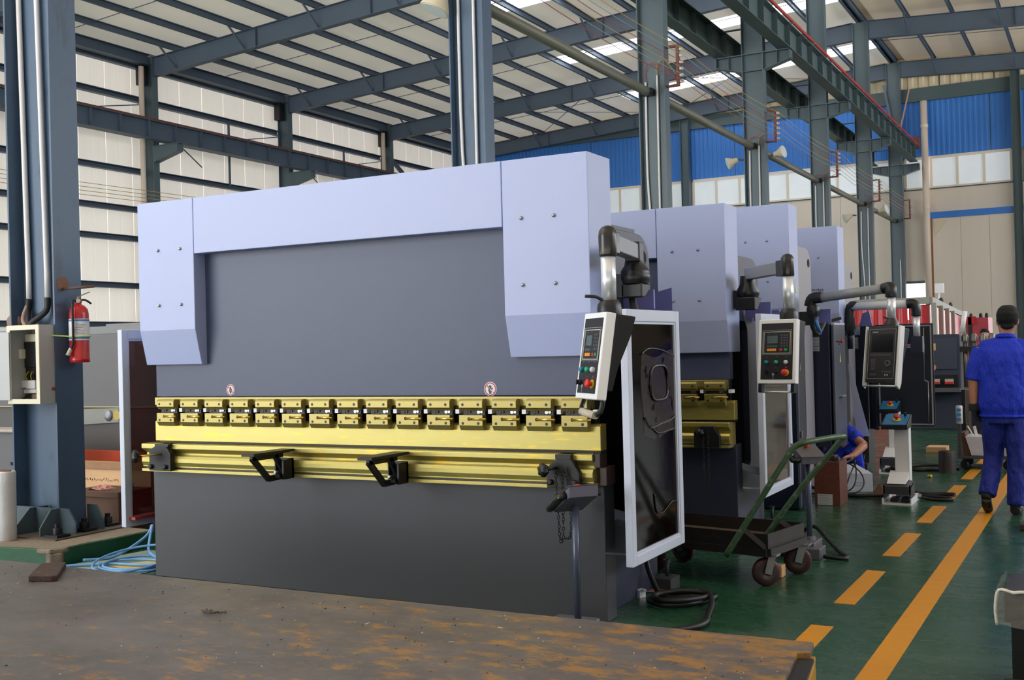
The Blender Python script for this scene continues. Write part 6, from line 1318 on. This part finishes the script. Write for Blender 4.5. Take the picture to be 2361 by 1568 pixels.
# ================================================================== PEOPLE
SKIN = mat('skin', (196,138,112), 0.5, var=0.06, scale=14)
HAIR = mat('black_hair', (12,11,11), 0.8, var=0.3, scale=60, bump=0.5, bscale=120)
def cloth(name, rgb):
    m = mat(name, rgb, 0.75, var=0.14, scale=5, stretch=(2.2,2.2,1), bump=1.0, bscale=7, bdist=0.05); return m
BLUEC = cloth('royal_blue_work_cloth', (24,54,206)); BLUET = cloth('blue_trouser_cloth', (26,44,146))
def loft(b, rings, n=20, ang=0.0):
    """rings = (x, y, z, rx, ry) horizontal ellipses"""
    vs = []; c, s = math.cos(ang), math.sin(ang)
    for x, y, z, rx, ry in rings:
        for k in range(n):
            t = 2*math.pi*k/n; u, v = rx*math.cos(t), ry*math.sin(t); vs.append((x+u*c-v*s, y+u*s+v*c, z))
    m = len(rings); fs = [(i*n+k, i*n+(k+1)%n, (i+1)*n+(k+1)%n, (i+1)*n+k) for i in range(m-1) for k in range(n)]
    b.add(vs, fs+[tuple(range(n))[::-1], tuple(range((m-1)*n, m*n))], True)
def organic(b, name, m, parent, vox, it=4):
    """fuses the limbs of b into one continuous skin"""
    o = b.build(name, m, parent)
    r = o.modifiers.new('fuse', 'REMESH'); r.mode = 'VOXEL'; r.voxel_size = vox; r.use_smooth_shade = True
    s = o.modifiers.new('soften', 'SMOOTH'); s.factor = 0.5; s.iterations = it
    dg = bpy.context.evaluated_depsgraph_get(); me = bpy.data.meshes.new_from_object(o.evaluated_get(dg)); o.modifiers.clear(); o.data = me
    if not me.materials: me.materials.append(m)
    for p in me.polygons: p.use_smooth = True
    return o
def hand(b, wrist, palm, tip, thumb_side, curl, s=1.0, r=0.0085):
    """palm with four unequal curled fingers and a thumb from the palm's side"""
    wrist, palm, tip, ts = Vector(wrist), Vector(palm), Vector(tip), Vector(thumb_side).normalized()
    d = (palm-wrist).normalized(); cu = Vector(curl).normalized()
    b.tube([wrist, wrist+(palm-wrist)*0.5], [0.026*s, 0.030*s], 10)
    for k in range(4):
        off = ts*(0.030-0.020*k)*s; b.tube([wrist+d*0.02+off*0.5, palm+off], [0.016*s, 0.0125*s], 8)
    ln = (tip-palm).length
    for k, f in enumerate((0.92,1.0,0.95,0.78)):
        off = ts*(0.030-0.020*k)*s; p = palm+off; L = ln*f
        a1 = p+d*L*0.42+cu*L*0.10; a2 = a1+d*L*0.28+cu*L*0.24; a3 = a2+d*L*0.06+cu*L*0.30
        b.tube([p-d*0.01, a1, a2, a3], [r*1.15*s, r*1.05*s, r*s, r*0.85*s], 8)
    t0 = wrist+d*0.035*s+ts*0.026*s
    b.tube([t0, t0+ts*0.022*s+d*0.025*s+cu*0.01*s, t0+ts*0.020*s+d*0.055*s+cu*0.03*s], [0.014*s, 0.011*s, 0.009*s], 8)
# ---- walking man seen from behind
o = (1.68, 4.38, 0); t = thing('person', 'man in royal blue work clothes and dark gloves walking away along the lane', 'person', o)
b = MB(o)
loft(b, [(1.725,4.40,1.455,0.035,0.04),(1.722,4.41,1.475,0.055,0.065),(1.728,4.42,1.52,0.070,0.082),(1.731,4.405,1.575,0.077,0.093),(1.733,4.40,1.625,0.075,0.092),(1.733,4.395,1.665,0.058,0.072),(1.733,4.395,1.688,0.03,0.04)], 20)
b.tube([(1.708,4.385,1.36),(1.715,4.39,1.42),(1.725,4.40,1.50)], [0.062,0.055,0.052], 14)
for s in (-1, 1): b.ball((1.731+s*0.078,4.40,1.567), 0.03, 10, (0.35,0.7,1.05))
b.tube([(1.728,4.49,1.60),(1.728,4.512,1.56)], [0.010,0.016], 8)
loft(b, [(1.685,4.38,0.80,0.15,0.105),(1.685,4.375,0.95,0.155,0.105),(1.685,4.37,1.10,0.155,0.10),(1.69,4.375,1.25,0.175,0.105),(1.695,4.38,1.36,0.165,0.09),(1.705,4.385,1.42,0.09,0.07)])
b.tube([(1.535,4.375,1.355),(1.465,4.345,1.10),(1.462,4.36,0.885)], [0.05,0.043,0.028], 12)
b.tube([(1.86,4.385,1.355),(1.93,4.42,1.10),(1.95,4.52,0.89)], [0.05,0.043,0.028], 12)
b.tube([(1.765,4.375,0.84),(1.775,4.37,0.47),(1.760,4.32,0.06)], [0.085,0.055,0.038], 12)
b.tube([(1.605,4.375,0.84),(1.60,4.42,0.46),(1.548,4.27,0.15)], [0.085,0.055,0.038], 12)
organic(b, 'body', SKIN, t, 0.008, 3)
b = MB(o)
loft(b, [(1.733,4.385,1.535,0.066,0.070),(1.733,4.375,1.575,0.083,0.086),(1.734,4.378,1.63,0.086,0.100),(1.734,4.392,1.675,0.070,0.090),(1.734,4.395,1.70,0.038,0.05)], 22)
b.ball((1.733,4.335,1.53), 0.052, 12, (1.05,0.6,0.6)); organic(b, 'hair', HAIR, t, 0.008, 2)
b = MB(o)
loft(b, [(1.69,4.38,0.795,0.180,0.135),(1.69,4.38,0.825,0.186,0.138),(1.69,4.375,0.87,0.200,0.150),(1.69,4.37,0.98,0.196,0.146),(1.688,4.368,1.10,0.190,0.138),(1.69,4.37,1.22,0.198,0.138),(1.694,4.375,1.32,0.200,0.125),(1.70,4.382,1.385,0.165,0.10),(1.708,4.386,1.43,0.085,0.078)], 26)
b.tube([(1.53,4.375,1.345),(1.49,4.355,1.22),(1.462,4.343,1.09)], [0.072,0.068,0.064], 16)
b.tube([(1.865,4.385,1.345),(1.91,4.40,1.22),(1.935,4.42,1.09)], [0.072,0.068,0.064], 16)
b.tube([(1.53,4.375,1.352),(1.70,4.385,1.385),(1.865,4.385,1.352)], [0.062,0.07,0.062], 14)
sh = organic(b, 'shirt', BLUEC, t, 0.010, 4)
b = MB(o); q = [(1.713+0.066*math.cos(a), 4.39+0.066*math.sin(a), 1.437+0.012*math.sin(a)*-1) for a in [2*math.pi*k/20 for k in range(20)]]; b.tube(q, 0.015, 8, closed=True); b.tube([(p[0],p[1],p[2]+0.014) for p in q], 0.010, 8, closed=True); b.build('collar', BLUEC, sh)
b = MB(o); q = [(1.69+0.183*math.cos(a), 4.38+0.138*math.sin(a), 0.80) for a in [2*math.pi*k/28 for k in range(28)]]; b.tube(q, 0.012, 8, closed=True); b.build('waistband', BLUEC, sh)
b = MB(o)
loft(b, [(1.69,4.378,0.90,0.165,0.125),(1.69,4.375,0.80,0.172,0.13),(1.69,4.372,0.74,0.168,0.125)], 22)
b.tube([(1.768,4.375,0.80),(1.775,4.37,0.62),(1.780,4.37,0.46),(1.772,4.345,0.25),(1.765,4.325,0.075)], [0.100,0.088,0.080,0.076,0.074], 16)
b.tube([(1.607,4.375,0.80),(1.600,4.40,0.62),(1.597,4.42,0.46),(1.575,4.345,0.29),(1.550,4.28,0.155)], [0.100,0.088,0.078,0.073,0.070], 16)
organic(b, 'trousers', BLUET, t, 0.010, 4)
SHOE = mat('black_shoe', (26,24,26), 0.45)
b = MB(o); b.tube([(1.756,4.28,0.040),(1.76,4.36,0.042),(1.765,4.46,0.034),(1.77,4.53,0.026)], [0.038,0.042,0.044,0.028], 14); b.tube([(1.757,4.32,0.11),(1.757,4.32,0.04)], [0.045,0.042], 12); organic(b, 'shoe', SHOE, t, 0.008, 2)
b = MB(o); b.tube([(1.545,4.255,0.13),(1.545,4.31,0.075),(1.548,4.375,0.035),(1.55,4.42,0.028)], [0.038,0.042,0.040,0.026], 14); b.tube([(1.548,4.275,0.17),(1.545,4.265,0.13)], [0.044,0.040], 12); organic(b, 'shoe', SHOE, t, 0.008, 2)
GLOVE = mat('dark_work_glove', (38,40,46), 0.85, var=0.25, scale=40, bump=0.4)
b = MB(o); hand(b, (1.462,4.36,0.895), (1.478,4.375,0.81), (1.485,4.385,0.715), (0.25,0.9,0), (1,0.1,-0.1), 1.22, 0.0105); b.tube([(1.461,4.36,0.90),(1.466,4.363,0.84)], [0.040,0.044], 12); organic(b, 'glove', GLOVE, t, 0.005, 2)
b = MB(o); hand(b, (1.95,4.52,0.90), (1.945,4.55,0.81), (1.94,4.575,0.715), (-0.25,0.9,0), (-1,0.1,-0.1), 1.22, 0.0105); b.tube([(1.95,4.515,0.90),(1.948,4.535,0.84)], [0.040,0.044], 12); organic(b, 'glove', GLOVE, t, 0.005, 2)
# ---- squatting worker half hidden by the cabinet
PB = lambda o: MB((o[0]+0.06, o[1]-0.20, o[2]))
o = (0.05, 6.0, 0); t = thing('person', 'worker in blue squatting behind the louvred cabinet, cables in one hand', 'person', o)
b = PB(o)
loft(b, [(-0.02,5.80,0.64,0.05,0.055),(-0.02,5.79,0.70,0.078,0.092),(-0.02,5.79,0.76,0.080,0.095),(-0.02,5.80,0.82,0.06,0.07)], 18)
b.tube([(-0.02,5.86,0.56),(-0.02,5.82,0.66)], [0.055,0.05], 12); b.tube([(-0.02,5.71,0.74),(-0.02,5.695,0.715)], [0.010,0.016], 8)
for s in (-1,1): b.ball((-0.02+s*0.080,5.80,0.73), 0.028, 8, (0.35,0.7,1))
loft(b, [(0.0,6.02,0.20,0.15,0.11),(0.0,5.99,0.35,0.15,0.11),(-0.01,5.92,0.50,0.16,0.10),(-0.015,5.88,0.57,0.10,0.08)])
b.tube([(0.125,5.86,0.53),(0.24,5.76,0.46),(0.345,5.66,0.398)], [0.055,0.046,0.043], 12)
b.tube([(0.345,5.66,0.398),(0.305,5.58,0.35),(0.262,5.50,0.305)], [0.043,0.040,0.027], 12)
hand(b, (0.262,5.50,0.305), (0.215,5.47,0.295), (0.165,5.45,0.262), (-0.2,-0.85,0.2), (0,0,-1), 1.05)
b.tube([(-0.14,5.86,0.52),(-0.18,5.76,0.355),(-0.10,5.56,0.30)], [0.05,0.042,0.028], 12)
hand(b, (-0.10,5.56,0.30), (-0.05,5.53,0.285), (0.01,5.51,0.26), (0.2,-0.85,0.2), (0,0,-1), 1.05)
organic(b, 'body', SKIN, t, 0.006, 2)
b = PB(o); loft(b, [(-0.02,5.82,0.70,0.082,0.085),(-0.02,5.81,0.77,0.086,0.098),(-0.02,5.81,0.835,0.055,0.065)], 18); organic(b, 'hair', HAIR, t, 0.008, 2)
b = PB(o)
loft(b, [(0.0,6.02,0.18,0.17,0.13),(0.0,6.03,0.34,0.175,0.13),(-0.005,5.95,0.47,0.18,0.115),(-0.01,5.90,0.56,0.12,0.09)], 20)
b.tube([(0.09,5.89,0.53),(0.185,5.81,0.495),(0.275,5.73,0.44)], [0.078,0.078,0.070], 14); b.tube([(-0.11,5.88,0.52),(-0.165,5.82,0.44)], [0.075,0.065], 14); organic(b, 'shirt', BLUEC, t, 0.009, 3)
b = PB(o)
b.tube([(0.08,6.02,0.18),(0.17,5.90,0.28),(0.22,5.74,0.34)], [0.105,0.098,0.082], 14); b.tube([(0.22,5.74,0.34),(0.245,5.80,0.20),(0.255,5.84,0.06)], [0.080,0.070,0.060], 14)
b.tube([(-0.06,6.02,0.18),(-0.02,5.90,0.26),(0.05,5.74,0.32)], [0.105,0.098,0.082], 14); b.tube([(0.05,5.74,0.32),(0.06,5.80,0.18),(0.05,5.84,0.06)], [0.080,0.072,0.060], 14); organic(b, 'trousers', BLUEC, t, 0.009, 3)
for x in (0.25, 0.05):
    b = PB(o); b.tube([(x,5.88,0.038),(x,5.78,0.04),(x,5.68,0.028)], [0.038,0.042,0.028], 12); organic(b, 'shoe', SHOE, t, 0.008, 2)
# ---- distant worker, only the top of the head shows
o = (0.47, 16.2, 0); t = thing('person', 'distant dark-haired worker seen over the shoulder of the walking man', 'person', o)
b = MB(o); x, y = 0.47, 16.2
loft(b, [(x,y,1.37,0.05,0.05),(x,y,1.43,0.072,0.085),(x,y,1.50,0.076,0.09),(x,y,1.57,0.05,0.06)], 16); b.tube([(x,y,1.2),(x,y,1.4)], [0.06,0.05], 10); b.tube([(x,y-0.085,1.48),(x,y-0.1,1.455)], [0.01,0.015], 6)
loft(b, [(x,y,0.8,0.15,0.1),(x,y,1.1,0.16,0.1),(x,y,1.25,0.17,0.09),(x,y,1.31,0.08,0.06)])
for s in (-1,1): b.tube([(x+s*0.17,y,1.24),(x+s*0.21,y,0.98),(x+s*0.2,y-0.05,0.75)], [0.05,0.04,0.03], 10); b.tube([(x+s*0.08,y,0.84),(x+s*0.085,y,0.45),(x+s*0.085,y,0.05)], [0.08,0.055,0.04], 10)
organic(b, 'body', SKIN, t, 0.012, 3)
b = MB(o); loft(b, [(x,y+0.02,1.46,0.078,0.075),(x,y+0.01,1.53,0.083,0.094),(x,y,1.59,0.05,0.06)], 16); organic(b, 'hair', HAIR, t, 0.01, 2)
b = MB(o); loft(b, [(x,y,0.78,0.18,0.13),(x,y,1.1,0.185,0.13),(x,y,1.26,0.19,0.11),(x,y,1.32,0.09,0.07)])
for s in (-1,1): b.tube([(x+s*0.16,y,1.25),(x+s*0.205,y,1.02)], [0.07,0.06], 10)
organic(b, 'shirt', BLUEC, t, 0.012, 3)
b = MB(o)
for s in (-1,1): b.tube([(x+s*0.08,y,0.84),(x+s*0.085,y,0.45),(x+s*0.085,y,0.03)], [0.1,0.08,0.07], 10)
organic(b, 'trousers', BLUET, t, 0.012, 3)
